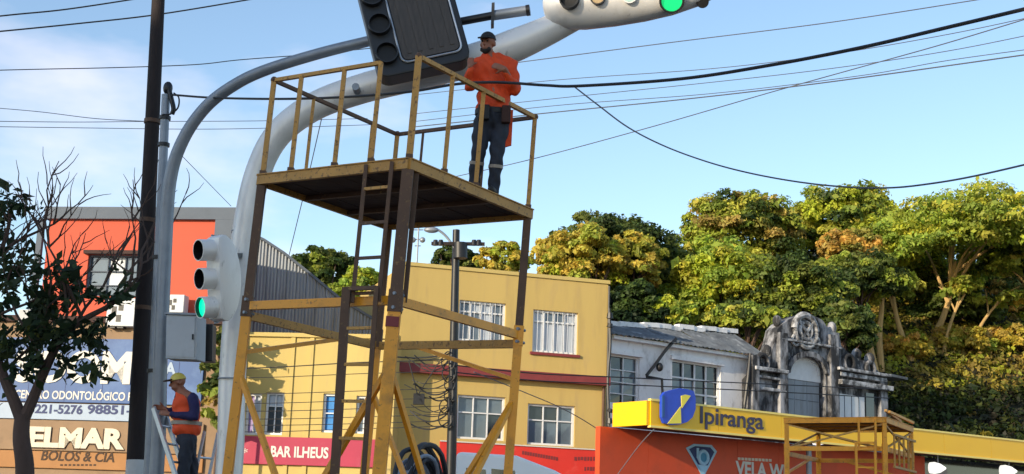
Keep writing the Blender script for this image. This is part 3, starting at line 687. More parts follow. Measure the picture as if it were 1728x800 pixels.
hill_tree('broadleaf_tree', 'golden leaved tree in front of the dark dome on the hill', 985, 440, 78, 58, 70, GO + YG[:1], 12, 60, 110, .45)
hill_tree('broadleaf_tree', 'rust gold tree low in front of the dark dome beside the yellow building', 1070, 448, 52, 52, 70.5, BR + GO, 13, 40, 100, .45)
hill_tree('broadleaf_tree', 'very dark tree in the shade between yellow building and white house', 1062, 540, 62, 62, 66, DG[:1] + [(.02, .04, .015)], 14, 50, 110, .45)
hill_tree('broadleaf_tree', 'brownish green rounded tree high on the hill left of the tallest crown', 1248, 400, 100, 72, 84, BR[1:] + MG + DG[:1], 15, 90, 120, .52)
hill_tree('broadleaf_tree', 'bright yellow green bushy tree above the white house roof', 1215, 488, 100, 70, 73, YG, 16, 95, 130, .45)
hill_tree('broadleaf_tree', 'green crowned tree at the top of the hill, tallest in the middle', 1425, 378, 92, 58, 88, MG + DG[:1] + YG[:1], 17, 80, 120, .52)
hill_tree('broadleaf_tree', 'small russet tree in the middle of the hill trees', 1432, 424, 52, 36, 80, OR + BR, 18, 36, 100, .45)
hill_tree('broadleaf_tree', 'mid green tree spreading low over the ornate pediment', 1330, 500, 110, 58, 72, MG[:2] + DG, 19, 85, 120, .45)
hill_tree('rain_tree', 'wide umbrella crowned tree filling the right end of the hill', 1612, 425, 132, 84, 82, MG + YG, 20, 150, 120, .5, clump=.24, flat=.38, zmin=-.3, bark=m_trunk_l, depthr=9, trunk_px=1560)
hill_tree('rain_tree', 'umbrella crowned tree cut by the right edge of the photo', 1760, 440, 90, 72, 80, MG + DG[:1] + YG[:1], 21, 90, 120, .5, clump=.24, flat=.4, zmin=-.3, bark=m_trunk_l)
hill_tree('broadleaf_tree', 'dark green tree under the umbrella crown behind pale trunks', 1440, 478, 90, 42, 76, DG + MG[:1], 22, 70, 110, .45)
hill_tree('broadleaf_tree', 'orange brown bush tree at the right edge under the umbrella crown', 1706, 508, 54, 42, None, OR + BR[:1], 23, 45, 110, .4)
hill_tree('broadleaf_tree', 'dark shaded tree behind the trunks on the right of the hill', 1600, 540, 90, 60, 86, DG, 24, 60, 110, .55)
hill_tree('broadleaf_tree', 'dark round tree behind the corrugated shed', 548, 462, 56, 42, 62, DG + MG[:1], 25, 60, 110, .36, group='trees behind the roofs')
hill_tree('broadleaf_tree', 'yellow green tree between the shed and the tall yellow building', 607, 500, 46, 48, 58, YG + GO[:1] + MG[:1], 26, 50, 100, .36, group='trees behind the roofs')
hill_tree('broadleaf_tree', 'low dark tree peeking over the yellow building parapet', 772, 446, 48, 24, 66, DG, 27, 36, 90, .36, group='trees behind the roofs')
hill_tree('broadleaf_tree', 'golden tree peeking over the yellow building parapet', 850, 446, 42, 34, 64, GO + YG[:1], 28, 40, 100, .36, group='trees behind the roofs')
for (lab, px, py, rx, ry, d, pal, sd) in (
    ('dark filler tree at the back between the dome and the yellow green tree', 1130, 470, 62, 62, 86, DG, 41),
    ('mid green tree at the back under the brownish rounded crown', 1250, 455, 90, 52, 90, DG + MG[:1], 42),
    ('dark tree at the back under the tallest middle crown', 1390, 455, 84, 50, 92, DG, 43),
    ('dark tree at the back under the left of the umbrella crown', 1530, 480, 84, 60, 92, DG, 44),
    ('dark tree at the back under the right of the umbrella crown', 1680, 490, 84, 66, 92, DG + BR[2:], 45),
    ('yellow green bush tree low over the left roof of the white house', 1130, 530, 48, 26, 66, YG + MG[:1], 46),
    ('green bush tree low behind the middle of the white house roof', 1262, 542, 70, 26, 66, MG + DG[:1], 47),
    ('dark bush tree low behind the ornate pediment', 1420, 556, 56, 48, 66, DG, 48),
    ('golden bush on the slope top just right of the pale trunks', 1530, 588, 44, 24, None, GO + OR[:1], 49),
    ('golden bush on the slope top below the umbrella crown', 1620, 580, 54, 22, None, GO + BR[:1] + MG[:1], 50),
    ('tawny bush on the slope top at the right edge', 1716, 578, 50, 24, None, OR + GO, 51)):
    hill_tree('broadleaf_tree', lab, px, py, rx, ry, d, pal, sd, int(30 + rx * .5), 110, .45)
# bare pale trunks on the slope
def pale_trunk(label, pts, d, r):
    d = ground_hit(*pts[0]) + .3; P = [at(x, y, d) for x, y in pts]; t = thing('pale_tree', label, 'tree', P[0], 'pale trunks on the slope')
    m = MB(); c = crom(P, 5); m.tube(c, [r * (1 - .5 * i / len(c)) for i in range(len(c))], 8); m.build('trunk', m_trunk_l, t)
    tp = P[-1]; C, K, O, ce = crown_pts(tuple(tp), (1.6, 1.4, .8), 10, 60, MG + GO[:1], int(d * 7), clump=.4); leaves('crown', m_leaf, C, .4, K, t, 3, O)
    for k in (1, 2):
        b = P[-2]; e_ = tp + Vector((random.uniform(-1.6, 1.6), random.uniform(-.6, .6), random.uniform(.2, 1.2))); MB().tube(crom([b, b.lerp(e_, .5) + Vector((0, 0, .3)), e_], 4), [r * .5 * (1 - .08 * i) for i in range(9)], 6).build('branch', m_trunk_l, t)
pale_trunk('pale forked trunk just right of the pediment, leaning left', [(1478, 632), (1466, 580), (1456, 540), (1438, 505)], 70, .24)
pale_trunk('pale upright trunk second from the pediment', [(1488, 628), (1484, 570), (1488, 520), (1490, 480)], 71, .2)
pale_trunk('pale slanting trunk third from the pediment', [(1540, 610), (1522, 565), (1512, 530), (1506, 490)], 72, .2)
pale_trunk('thin pale trunk near the middle of the dark slope top', [(1592, 600), (1600, 560), (1612, 525), (1628, 496)], 73, .12)
pale_trunk('thin leaning pale trunk rightmost on the slope', [(1640, 596), (1650, 560), (1668, 530), (1690, 505)], 73, .12)
# undergrowth on the slope
rng = np.random.default_rng(5); C = []; K = []; O = []
dark = .55 * np.array(DG + [(.05, .06, .03), (.08, .07, .04), (.05, .08, .03)]); gold = np.array(GO + BR + YG[:1])  # dark greens scaled down further: shade on the slope put into the leaf colour
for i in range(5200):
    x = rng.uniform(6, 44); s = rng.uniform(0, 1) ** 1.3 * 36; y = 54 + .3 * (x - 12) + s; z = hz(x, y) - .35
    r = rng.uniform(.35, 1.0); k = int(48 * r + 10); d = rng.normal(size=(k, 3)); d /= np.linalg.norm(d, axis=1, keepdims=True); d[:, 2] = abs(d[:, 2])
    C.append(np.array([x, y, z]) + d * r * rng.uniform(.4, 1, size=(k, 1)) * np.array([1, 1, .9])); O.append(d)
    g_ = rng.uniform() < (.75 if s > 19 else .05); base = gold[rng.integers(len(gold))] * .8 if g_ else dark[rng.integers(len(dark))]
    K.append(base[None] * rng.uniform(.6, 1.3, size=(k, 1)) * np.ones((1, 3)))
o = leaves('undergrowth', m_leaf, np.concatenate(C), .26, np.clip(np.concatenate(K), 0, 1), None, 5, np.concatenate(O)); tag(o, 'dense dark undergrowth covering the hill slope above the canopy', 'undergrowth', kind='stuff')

# ------------------------------------------------------------------ near tree on the left
D = 19.0
t = thing('street_tree', 'dark leafed street tree with forked trunk and bare twigs at left', 'tree', Vector((at(42, 800, D).x, D, 0)))
A = lambda x, y, dd=0: at(x, y, D + dd)
g0 = A(42, 800); m = MB()
m.tube(crom([Vector((g0.x + .08, D, 0)), g0.lerp(Vector((g0.x + .05, D, 0)), .4), g0, A(36, 740), A(38, 700)]), [.15 - .002 * i for i in range(25)], 10)
m.tube(crom([A(38, 712), A(22, 672), A(4, 630), A(-18, 560), A(-20, 480), A(10, 400), A(20, 345)]), [.095 - .0021 * i for i in range(37)], 8)
m.tube(crom([A(38, 712), A(56, 672), A(78, 620), A(104, 572), A(140, 540), A(190, 512), A(232, 470)]), [.09 - .0019 * i for i in range(37)], 8)
m.build('trunk', m_trunk, t)
tw = random.Random(9); limbs = []
def twig(p, dr, ln, r, lev):
    q = p; pts = [p]
    for k in range(4):
        dr = (dr + Vector((tw.uniform(-.35, .35), tw.uniform(-.3, .3), tw.uniform(-.15, .3)))).normalized(); q = q + dr * ln / 4; pts.append(q)
    limbs.append((pts, r))
    if lev > 0:
        for k in range(3): twig(pts[tw.randrange(1, 5)], (dr + Vector((tw.uniform(-.9, .9), tw.uniform(-.5, .5), tw.uniform(-.4, .8)))).normalized(), ln * .6, r * .6, lev - 1)
for (x, y, dx, dz, ln) in ((104, 572, .3, 1, 1.5), (140, 540, -.2, 1, 1.5), (190, 512, .1, 1, 1.3), (215, 490, .3, .9, 1.0), (78, 620, -.3, 1, 1.7), (10, 420, .9, .4, 1.0), (-18, 540, 1, .5, 1.2), (4, 630, 1, .8, 1.0), (120, 560, .6, .8, 1.6), (232, 470, -.2, 1, .9), (60, 560, .5, 1, 1.5)):
    twig(A(x, y), Vector((dx, tw.uniform(-.3, .3), dz)).normalized(), ln, .028, 2)
m = MB()
for pts, r in limbs: m.tube(pts, [r * (1 - .17 * i) for i in range(len(pts))], 5)
m.build('branches', m_trunk, t)
C = []; K = []; rng = np.random.default_rng(8)
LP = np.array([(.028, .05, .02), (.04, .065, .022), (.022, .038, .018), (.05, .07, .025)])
blobs = [(15, 350, 42, 34, 200), (-15, 400, 60, 50, 320), (40, 420, 40, 34, 130), (5, 480, 60, 60, 430), (65, 480, 50, 36, 200), (30, 560, 70, 46, 430), (100, 520, 56, 34, 230), (110, 580, 56, 36, 300), (160, 560, 50, 30, 210), (185, 500, 42, 26, 120), (60, 620, 60, 30, 210), (150, 615, 44, 26, 130), (95, 455, 40, 24, 90), (200, 455, 30, 24, 50), (15, 330, 30, 18, 70), (-10, 590, 40, 50, 200), (140, 480, 40, 24, 80)]
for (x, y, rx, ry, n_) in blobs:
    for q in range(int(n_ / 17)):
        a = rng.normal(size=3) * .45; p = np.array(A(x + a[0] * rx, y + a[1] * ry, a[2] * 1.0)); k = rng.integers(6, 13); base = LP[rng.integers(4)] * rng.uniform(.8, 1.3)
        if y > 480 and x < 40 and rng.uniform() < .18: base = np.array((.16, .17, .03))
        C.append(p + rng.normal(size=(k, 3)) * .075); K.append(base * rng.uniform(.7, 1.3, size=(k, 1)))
for pts, r in limbs:
    tip = pts[-1]
    if r > .02 or tip.z > A(100, 455).z or rng.uniform() < .15: continue
    base = LP[rng.integers(4)] * rng.uniform(.8, 1.3)
    for f in np.linspace(0, 1, 14):
        i = min(3, int(f * 4)); q = np.array(pts[i].lerp(pts[i + 1], f * 4 - i)); k = 3
        C.append(q + rng.normal(size=(k, 3)) * .045); K.append(base * rng.uniform(.7, 1.3, size=(k, 1)))
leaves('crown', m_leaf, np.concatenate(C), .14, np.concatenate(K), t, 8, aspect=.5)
# creeper in the gap beside the orange building
C, K, O, ce = crown_pts(tuple(at(372, 640, 42.5)), (.5, .4, 1.9), 24, 60, MG[:1] + BR[1:] + DG, 31, zmin=-1, clump=.35)
t = thing('creeper', 'straggly creeper in the gap between orange building and yellow shop', 'plant', Vector((at(372, 640, 42.5).x, 42.5, .1)))
leaves('foliage', m_leaf, C, .22, K, t, 4, O); MB().tube([Vector((t.location.x, 42.5, .1)), at(372, 700, 42.5), at(370, 600, 42.5)], .05, 6).build('stem', m_trunk, t)

# ------------------------------------------------------------------ poles
def pole_line(x0, y0, x1, y1, d0, d1=None):
    a = at(x0, y0, d0); b = at(x1, y1, d1 or d0); k = (a.z - 0.0) / (a.z - b.z); return a, a + (b - a) * k
a, b = pole_line(269, -40, 228, 800, 19.6)
t = thing('utility_pole', 'tall dark utility pole with whitewashed foot beside the grey poles', 'pole', b)
wl = at(228, 776, 19.6); k = (a.z - wl.z) / a.z; wp = a.lerp(b, k)
MB().tube([a, a.lerp(wp, .33), a.lerp(wp, .66), wp], [.095, .107, .118, .13], 14).build('shaft', m_pole, t)
MB().tube([wp, b], [.132, .15], 14).build('whitewashed_foot', m_limewash, t)
for yy in (205, 372, 520):
    kk = (a.z - at(250, yy, 19.6).z) / a.z; p = a.lerp(b, kk); MB().tube([p + Vector((0, 0, -.03)), p + Vector((0, 0, .03))], .125, 12).build('pole_band', m_steel_d, t)
a, b = pole_line(280, 160, 252, 800, 18.9)
t = thing('service_pole', 'slim grey service pole with black insulator cap against the dark pole', 'pole', b)
MB().tube([a, a.lerp(b, .5), b], [.062, .075, .09], 12).build('shaft', m_galv, t)
MB().ball(a + Vector((.02, 0, .1)), (.07, .07, .1)).build('cap', m_black, t)
MB().tube(crom([a + Vector((.05, -.03, .06)), a + Vector((.1, -.05, -.08)), a + Vector((.14, -.05, -.22)), a + Vector((.12, -.03, -.3))], 5), .035, 8).build('insulator', m_black, t)
MB().tube(crom([a + Vector((.12, -.04, .02)), a + Vector((.2, -.04, -.05)), a + Vector((.2, -.04, -.2)), a + Vector((.1, -.04, -.3)), a + Vector((.0, -.1, -.33))], 5), .012, 6).build('cable_loop', m_cable, t)
for fz in (.35, .75, 2.4, 4.0):
    p = a.lerp(b, fz / a.z); MB().tube([p + Vector((0, 0, -.025)), p + Vector((0, 0, .025))], .085 + fz * .003, 12).build('clamp', m_black, t)
# curved grey pole with arm carrying the black signal
cp = [(264, 800, 18.6), (271, 600, 18.5), (279, 420, 18.4), (287, 305, 18.3), (309, 236, 18.2), (348, 180, 18.1), (398, 142, 17.95), (452, 117, 17.8), (540, 90, 17.55), (616, 71, 17.4), (700, 51, 17.3), (800, 31, 17.2), (888, 18, 17.1)]
P = [at(*c) for c in cp]; b = Vector((P[0].x - .06, P[0].y + .02, 0))
t = thing('curved_signal_pole', 'curved grey steel pole arching over to the black signal box', 'pole', b)
c = crom([b] + P[:-2]); rads = [.1 - .03 * i / len(c) for i in range(len(c))]
MB().tube(c, rads, 14).build('arm', m_galv, t)
MB().tube([P[-3], P[-2]], .06, 12).build('hidden_sleeve', m_black, t) if False else None
MB().tube([P[-3], P[-2] + (P[-1] - P[-2]) * .35], .055, 12).build('end_sleeve', m_black, t)
MB().tube([P[-2] + (P[-1] - P[-2]) * .36, P[-1]], .068, 12).build('end_stub', m_galv, t)
MB().tube([P[-1], P[-1] + (P[-1] - P[-2]).normalized() * .05], .075, 12).build('end_cap', m_black, t)
q = P[-2] + (P[-1] - P[-2]) * .36; dr = (P[-1] - P[-2]).normalized()
MB().box(q - dr * .02 + Vector((0, -.09, -.15)), dr * .04, (0, .18, 0), (0, 0, .3)).build('flange', m_black, t)

# big silver mast
mp_ = [(386, 800, 17.9), (392, 640, 17.9), (402, 500, 17.9), (416, 380, 17.85), (436, 290, 17.8), (470, 226, 17.75), (530, 180, 17.7), (610, 150, 17.6), (700, 127, 17.5), (800, 101, 17.35), (860, 80, 17.2), (920, 54, 17.1), (985, 22, 16.95)]
P = [at(*c) for c in mp_]; b = Vector((P[0].x - .08, P[0].y, 0))
t = thing('silver_signal_mast', 'thick silver mast arching across to the white signal pod', 'mast', b)
c = crom([b] + P, 7); MB().tube(c, [.175 + .045 * max(0, min(1, (i / len(c) - .4) / .35)) - .06 * max(0, (i / len(c) - .85) / .15) for i in range(len(c))], 24).build('arm', m_mast, t)
for y, x in ((392, 413), (640, 391)):
    p = at(x, y, 17.88); MB().tube([p + Vector((0, 0, -.01)), p + Vector((0, 0, .01))], .181, 20).build('joint_ring', m_galv, t)
p = at(600, 146, 17.2); MB().tube([p, p + Vector((0, .2, 0))], .05, 10).build('bolt_plate', m_galv, t)
# pod at the end of the mast
t = thing('signal_pod', 'white torpedo shaped signal pod on the mast end with green light', 'traffic light', at(1070, 20, 16.8))
A0 = at(918, 14, 17.0); A1 = at(1250, -46, 16.4); ax = (A1 - A0).normalized(); L_ = (A1 - A0).length
vz = Vector((0, 0, 1)); vz = (vz - ax * vz.dot(ax)).normalized(); vy = ax.cross(vz) * 1.0
if vy.y > 0: vy = -vy            # vy points to the camera
m = MB(); prof = [(0, .10), (.012, .2), (.04, .28), (.1, .345), (.2, .39), (.35, .415), (.5, .42), (.64, .40), (.78, .34), (.88, .25), (.95, .15), (1.0, .02)]
ns_ = 32; base = 0
for (s_, r) in prof:
    cc = A0 + ax * (L_ * s_)
    for k in range(ns_):
        an = 2 * math.pi * k / ns_; m.v.append(cc + vz * math.sin(an) * r + vy * math.cos(an) * r * .72)
for i in range(len(prof) - 1):
    for k in range(ns_):
        k2 = (k + 1) % ns_; m.f.append((i * ns_ + k, i * ns_ + k2, (i + 1) * ns_ + k2, (i + 1) * ns_ + k))
m.f.append(tuple(range(ns_))); m.f.append(tuple(range((len(prof) - 1) * ns_, len(prof) * ns_)))
m.sm = True; m.build('housing', m_mast, t)
def podlens(px, py, r, m1, depth=.1, hood=m_black):
    # centre where the pixel ray meets the pod's near side, lens looking along vy
    s_ = (at(px, py, 16.7) - A0).dot(ax) / L_; rr = np.interp(s_, [q[0] for q in prof], [q[1] for q in prof]); c0 = A0 + ax * (L_ * s_)
    hgt = (at(px, py, c0.y - rr * .6) - c0).dot(vz); fac = math.sqrt(max(.05, 1 - (hgt / rr) ** 2)); s0 = c0 + vz * hgt + vy * (rr * .72 * fac)
    nn_ = (vy * .93 + vz * (hgt / rr) * .5).normalized()
    m = MB(); n_ = 20; a_ = nn_.cross(vz).normalized(); b_ = a_.cross(nn_)
    ringp = lambda rd, of: [s0 + nn_ * of + (a_ * math.cos(2 * math.pi * k / n_) + b_ * math.sin(2 * math.pi * k / n_)) * rd for k in range(n_)]
    for (r1, o1, r2, o2) in ((r, -.08, r, depth), (r, depth, r * .86, depth), (r * .86, depth, r * .82, .02)):
        i = len(m.v); m.v += ringp(r1, o1) + ringp(r2, o2); m.f += [(i + k, i + (k + 1) % n_, i + n_ + (k + 1) % n_, i + n_ + k) for k in range(n_)]
    m.sm = True; h_ = m.build('visor', hood, t)
    m = MB(); m.v = ringp(r * .83, .025); m.f = [tuple(range(n_))]; m.build('lens', m1, h_)
podlens(963, 2, .13, m_lensdark); podlens(1012, -3, .105, m_lensbeige, .05); podlens(1066, -6, .10, m_lenspale, .03, m_mast); podlens(1136, -1, .16, m_green2, .07); podlens(1186, -4, .08, m_lensdark, .03)

# black signal box with smoked panel
t = thing('black_signal_box', 'big black signal box with smoked panel held above the platform', 'traffic light', at(712, 118, 16.8))
O = at(640, 132, 16.6); ux = at(800, 98, 16.7) - O; ux.normalize(); uz = (at(604, -60, 16.75) - at(640, 132, 16.6)); uz = (uz - ux * uz.dot(ux)).normalized(); un = ux.cross(uz).normalized()
if un.y > 0: un = -un
Wd = 1.22; Hd = 1.75; PX = lambda a, b, n=0: O + ux * a + uz * b + un * n
def rrect(a0, b0, a1, b1, r, n, k=6):
    o = []
    for (cx, cy, s0) in ((a1 - r, b0 + r, -90), (a1 - r, b1 - r, 0), (a0 + r, b1 - r, 90), (a0 + r, b0 + r, 180)):
        for j in range(k + 1): an = math.radians(s0 + 90 * j / k); o.append(PX(cx + r * math.cos(an), cy + r * math.sin(an), n))
    return o
MB().prism(rrect(0, 0, Wd, Hd, .15, 0), -un * .32).build('housing', m_black, t, bevel=.02)
MB().prism(rrect(.36, .16, 1.1, Hd - .12, .07, .003), un * .02).build('smoked_panel', m_panel, t)
pr = rrect(.33, .13, 1.13, Hd - .09, .1, .02); MB().tube(pr + [pr[0]], .014, 7).build('panel_trim', m_panelrim, t)
for k in range(5):
    x = .46 + k * .14; MB().beam(PX(x, .24, .026), PX(x, Hd - .2, .026), .05, .012, up=un).build('panel_strip', m_panel, t)
for k in range(3):
    cz = .3 + .42 * k; c0 = PX(.17, cz, 0); rr = .145
    m = MB(); n_ = 22
    rg = lambda rd, of: [c0 + un * of + (ux * math.cos(2 * math.pi * j / n_) + uz * math.sin(2 * math.pi * j / n_)) * rd for j in range(n_)]
    for (r1, o1, r2, o2) in ((rr, .002, rr, .09), (rr, .09, rr * .9, .09), (rr * .9, .09, rr * .86, .01)):
        i = len(m.v); m.v += rg(r1, o1) + rg(r2, o2); m.f += [(i + j, i + (j + 1) % n_, i + n_ + (j + 1) % n_, i + n_ + j) for j in range(n_)]
    m.sm = True; v_ = m.build('visor', m_black, t)
    m = MB(); m.v = rg(rr * .87, .012); m.f = [tuple(range(n_))]; m.build('lens', m_lensdark, v_)

# side signal on the mast with green light lit
t = thing('side_signal', 'silver side signal on the mast with its bottom green light lit', 'traffic light', at(375, 545, 17.0))
nf = Vector((-.74, -.64, -.16)).normalized(); tz = (Vector((0.09, 0, 1)) - nf * nf.dot(Vector((0.09, 0, 1)))).normalized(); tx = tz.cross(nf).normalized()
c0 = at(366, 470, 17.0); hh_ = .55
prof = []
for k in range(17):
    an = -math.pi / 2 + math.pi * k / 16; prof.append((-.24 * math.cos(an) - .02, hh_ * math.sin(an)))
prof += [(.05, hh_ * .93), (.06, .0), (.05, -hh_ * .93)]
MB().prism([c0 - tx * .17 + nf * a + tz * b for a, b in prof], tx * .34).build('housing', m_mast, t, bevel=.035, smooth=True)
MB().prism([c0 + nf * -.02 - tx * .185 + nf * a * 1.06 + tz * b * 1.04 for a, b in prof[:17]], tx * .03).build('side_shell', m_galv, t)
for k, (zz, mm_) in enumerate(((.36, m_lensdark), (.0, m_lensdark), (-.36, m_green))):
    c1 = c0 + tz * zz + nf * .05; n_ = 22; m = MB(); r = .135
    rg = lambda rd, of: [c1 + nf * of + (tx * math.cos(2 * math.pi * j / n_) + tz * math.sin(2 * math.pi * j / n_)) * rd for j in range(n_)]
    for (r1, o1, r2, o2) in ((r, -.02, r * 1.02, .2), (r * 1.02, .2, r * .93, .2)):
        i = len(m.v); m.v += rg(r1, o1) + rg(r2, o2); m.f += [(i + j, i + (j + 1) % n_, i + n_ + (j + 1) % n_, i + n_ + j) for j in range(n_)]
    m.sm = True; v_ = m.build('visor', m_mast, t); m = MB(); m.v = rg(r * .93, .2) + rg(r * .9, .02); m.f = [(j, (j + 1) % n_, n_ + (j + 1) % n_, n_ + j) for j in range(n_)]; m.build('visor_lining', m_black, v_); m = MB(); m.v = rg(r * .9, .03 if k < 2 else .15); m.f = [tuple(range(n_))]; m.build('lens', mm_, v_)
MB().beam(c0 - nf * .2 - tz * .1, at(400, 490, 17.8), .06).build('bracket', m_black, t)
MB().beam(c0 - nf * .2 + tz * .25, at(408, 430, 17.8), .06).build('bracket', m_black, t)

# cabinets on the grey poles
t = thing('grey_cabinet', 'light grey control cabinet strapped to the pole above the worker', 'cabinet', at(308, 606, 18.2))
O = at(279, 605, 18.1); X_ = at(331, 607, 18.0) - O; Z_ = at(281, 531, 18.1) - O
MB().box(O, X_, (0.06, .3, 0), Z_).build('casing', m_boxgrey, t, bevel=.012)
MB().box(O + X_ * .06 + Z_ * .05 + Vector((0, -.012, 0)), X_ * .88, (0, .01, 0), Z_ * .9).build('door', m_boxgrey, t)
MB().box(O + X_ * .86 + Z_ * .45 + Vector((0, -.03, 0)), X_ * .05, (0, .02, 0), Z_ * .12).build('handle', m_black, t)
MB().box(O + X_ * -.05 + Z_ * 1.0 + Vector((0, -.03, .003)), X_ * 1.1, (0, .36, 0), (0, 0, .025)).build('rain_hood', m_galv, t)
t = thing('dark_cabinet', 'dark box mounted just right of the grey control cabinet', 'cabinet', at(347, 608, 18.5))
O = at(336, 609, 18.45); MB().box(O, at(358, 610, 18.45) - O, (0, .25, 0), at(337, 546, 18.45) - O).build('casing', m_black, t, bevel=.01)
MB().beam(O + Vector((0, .15, .25)), O + Vector((-.55, .2, .25)), .04).build('strap', m_galv, t)

# ------------------------------------------------------------------ wheeled access towers
def rotm(rx, ry, rz): return Matrix.Rotation(rz, 3, 'Z') @ Matrix.Rotation(ry, 3, 'Y') @ Matrix.Rotation(rx, 3, 'X')
def tower(name, label, O, M, a, b, hr=1.43, rail=1.1, big=True):
    O = Vector(O); Lc = lambda x, y, z: O + M @ Vector((x, y, z)); X = M.col[0]; Y = M.col[1]; Z = M.col[2]
    zg = -O.z + .06; t = thing(name, label, 'scaffold tower', Vector((Lc(a / 2, b / 2, zg).x, Lc(a / 2, b / 2, zg).y, 0)))
    cor = {'N': (0, 0), 'L': (0, b), 'R': (a, 0), 'B': (a, b)}
    my, mo, md = (m_steel_y, m_steel_o, m_steel_d) if big else (m_steel_o, m_steel_o, m_steel_o)
    S = lambda p, q, wd, mm, nm, ht=None: MB().beam(Lc(*p), Lc(*q), wd, ht, up=Z).build(nm, mm, t)
    for k, (x, y) in cor.items():
        ins = .012
        S((x, y, -hr), (x, y, -.105), (.115 if k == 'N' else .09) if big else .08, md, 'upper_leg'); S((x, y, zg + .2), (x, y, -hr - .003), (.125 if k == 'N' else .098) if big else .09, mo, 'lower_leg')
        S((x, y, -hr - .12), (x, y, -hr + .1), (.14 if k == 'N' else .112) if big else .1, md if big and k != 'R' else mo, 'leg_sleeve')
        p = Lc(x, y, zg + .12); wh = MB().tube([p - X * .03, p + X * .03], .11, 16).build('caster', m_tyre, t); MB().box(p - X * .045 - Y * .02, X * .09, Y * .04, Z * .16).build('fork', m_galv, wh)
    if big:
        S((.07, .10, -hr - .6), (.07, .10, -.11), .06, md, 'guide_post'); S((.13, -.01, -hr), (.13, -.01, -.11), .045, md, 'guide_post')
    # deck: edge frame, joists, planks
    e = .06
    for (p, q) in (((-.03, -.03), (a + .03, -.03)), ((a + .03, -.03), (a + .03, b + .03)), ((a + .03, b + .03), (-.03, b + .03)), ((-.03, b + .03), (-.03, -.03))):
        S((*p, -.05), (*q, -.05), .05, my, 'deck_edge', .1)
        S((*p, .008), (*q, .008), .075, my, 'toe_strip', .012)
    for f in (.33, .66): S((a * f, .0, -.075), (a * f, b, -.075), .045, md, 'joist', .05)
    npk = 8
    for k in range(npk):
        y0 = b * k / npk + .006; y1 = b * (k + 1) / npk - .006; wv = random.uniform(-.006, .006)
        MB().box(Lc(.0, y0, -.045 + wv), X * a, Y * (y1 - y0), Z * .035).build('deck_plank', m_ply, t)
    # ring under the deck
    for p, q in (('N', 'L'), ('N', 'R'), ('L', 'B'), ('B', 'R')):
        dz = 0 if 'N' in (p, q) else -.1
        S((*cor[p], -hr + dz), (*cor[q], -hr + dz), .058, mo if 'N' in (p, q) else my, 'ring_beam', .09)
    def mid(p, q, f, z): return (cor[p][0] + (cor[q][0] - cor[p][0]) * f, cor[p][1] + (cor[q][1] - cor[p][1]) * f, z)
    for p, q in (('L', 'N'), ('R', 'N'), ('L', 'B'), ('R', 'B')):
        S(mid(p, q, .0, -hr - .62 - .1), mid(p, q, .49, -hr - 2.25), .05, mo, 'brace'); S(mid(q, p, .0, -hr - .65), mid(q, p, .49, -hr - 2.25), .05, mo, 'brace')
        if 'B' in (p, q): S(mid(p, q, .0, -hr - .5), mid(p, q, .7, -hr - .12), .045, mo, 'knee_brace')
    for p, q in (('N', 'L'), ('N', 'R'), ('L', 'B'), ('B', 'R')): S((*cor[p], zg + .45), (*cor[q], zg + .45), .06, mo, 'base_beam')
    # ladder on the left front face
    y0, y1 = .16, .50
    for y in (y0, y1):
        S((-.07, y, -hr - .02), (-.07, y, -.02), .04, md, 'ladder_stile'); S((-.10, y - (.12 if big else 0), zg + .2), (-.12, y + (.05 if y == y1 else 0), -hr + .12), .085 if y == y1 and big else .045, md if big else mo, 'ladder_stile')
    z = -.28; k = 0
    while z > zg + .5:
        xo = -.07 if z > -hr else -.12
        sh_ = -.12 * (z + hr) / (zg + .2 + hr) if (z < -hr and big) else 0
        S((xo, y0 + sh_, z), (xo, y1 + sh_ + (.04 if z < -hr else 0), z), .03, m_steel_y if (k > 3 and big) else (md if z > -hr and k else my), 'ladder_rung'); z -= .36; k += 1
    S((-.12, y0, -hr + .11), (-.12, y1 + .05, -hr + .11), .04, md if big else mo, 'ladder_rung')
    if rail:
        for (x, y) in [cor[k] for k in cor] + [(a * .27, 0), (a * .53, 0), (0, .5), (0, 1.0), (0, 1.62), (a * .3, b), (a * .78, b)]:
            S((x, y, .012), (x, y, .06), .07, md, 'socket')
        for (x, y) in [cor[k] for k in cor]: MB().ball(Lc(x, y, rail + .005), .04, 8, 6).build('weld', md, t)
        for (x, y) in ((0, 0), (a, 0), (0, b)):
            for zz in (-hr - .08, -hr + .06): MB().tube([Lc(x - .075, y - .03, zz), Lc(x + .075, y - .03, zz)], .018, 6).build('bolt', m_galv, t)
        h = rail
        for k, (x, y) in cor.items(): S((x, y, .0), (x, y, h), .066 if k == 'N' else .052, my, 'rail_post')
        S((a, 0, h), (0, 0, h), .046, my, 'top_rail'); S((a, b, h), (a, 0, h), .04, md, 'top_rail'); S((0, b, h), (a, b, h), .04, md, 'top_rail'); S((0, b, h), (0, .5, h), .04, my, 'top_rail')
        for f in (.27, .53): S((a * f, 0, .0), (a * f, 0, h), .046, my, 'rail_post')
        for f in (.34, .8): S((a, b * f, .0), (a, b * f, h), .03, md, 'rail_post')
        for f in (.3, .78): S((a * f, b, .0), (a * f, b, h), .034, my, 'rail_post')
        for yy in (.5, 1.0, 1.62): S((0, yy, .0), (0, yy, h), .046, my, 'rail_post')
        S((a * .62, b, h * .99), (a * .95, b * .6, h * .98), .04, md, 'loose_bar') if False else None
    return t, Lc, M
TW, TL, TM = tower('access_tower', 'tall ochre and rusty access tower with railed platform carrying a worker', (-1.0623, 13.2563, 5.2689), rotm(.0345, .0236, .97), 2.18, 2.032)
p = at(1492, 705, 27.6)
T2, _, _ = tower('access_tower', 'smaller orange access tower in front of the station canopy at right', p, rotm(0.0, .01, math.radians(60)), 2.18, 2.032, hr=.62, rail=0, big=False)
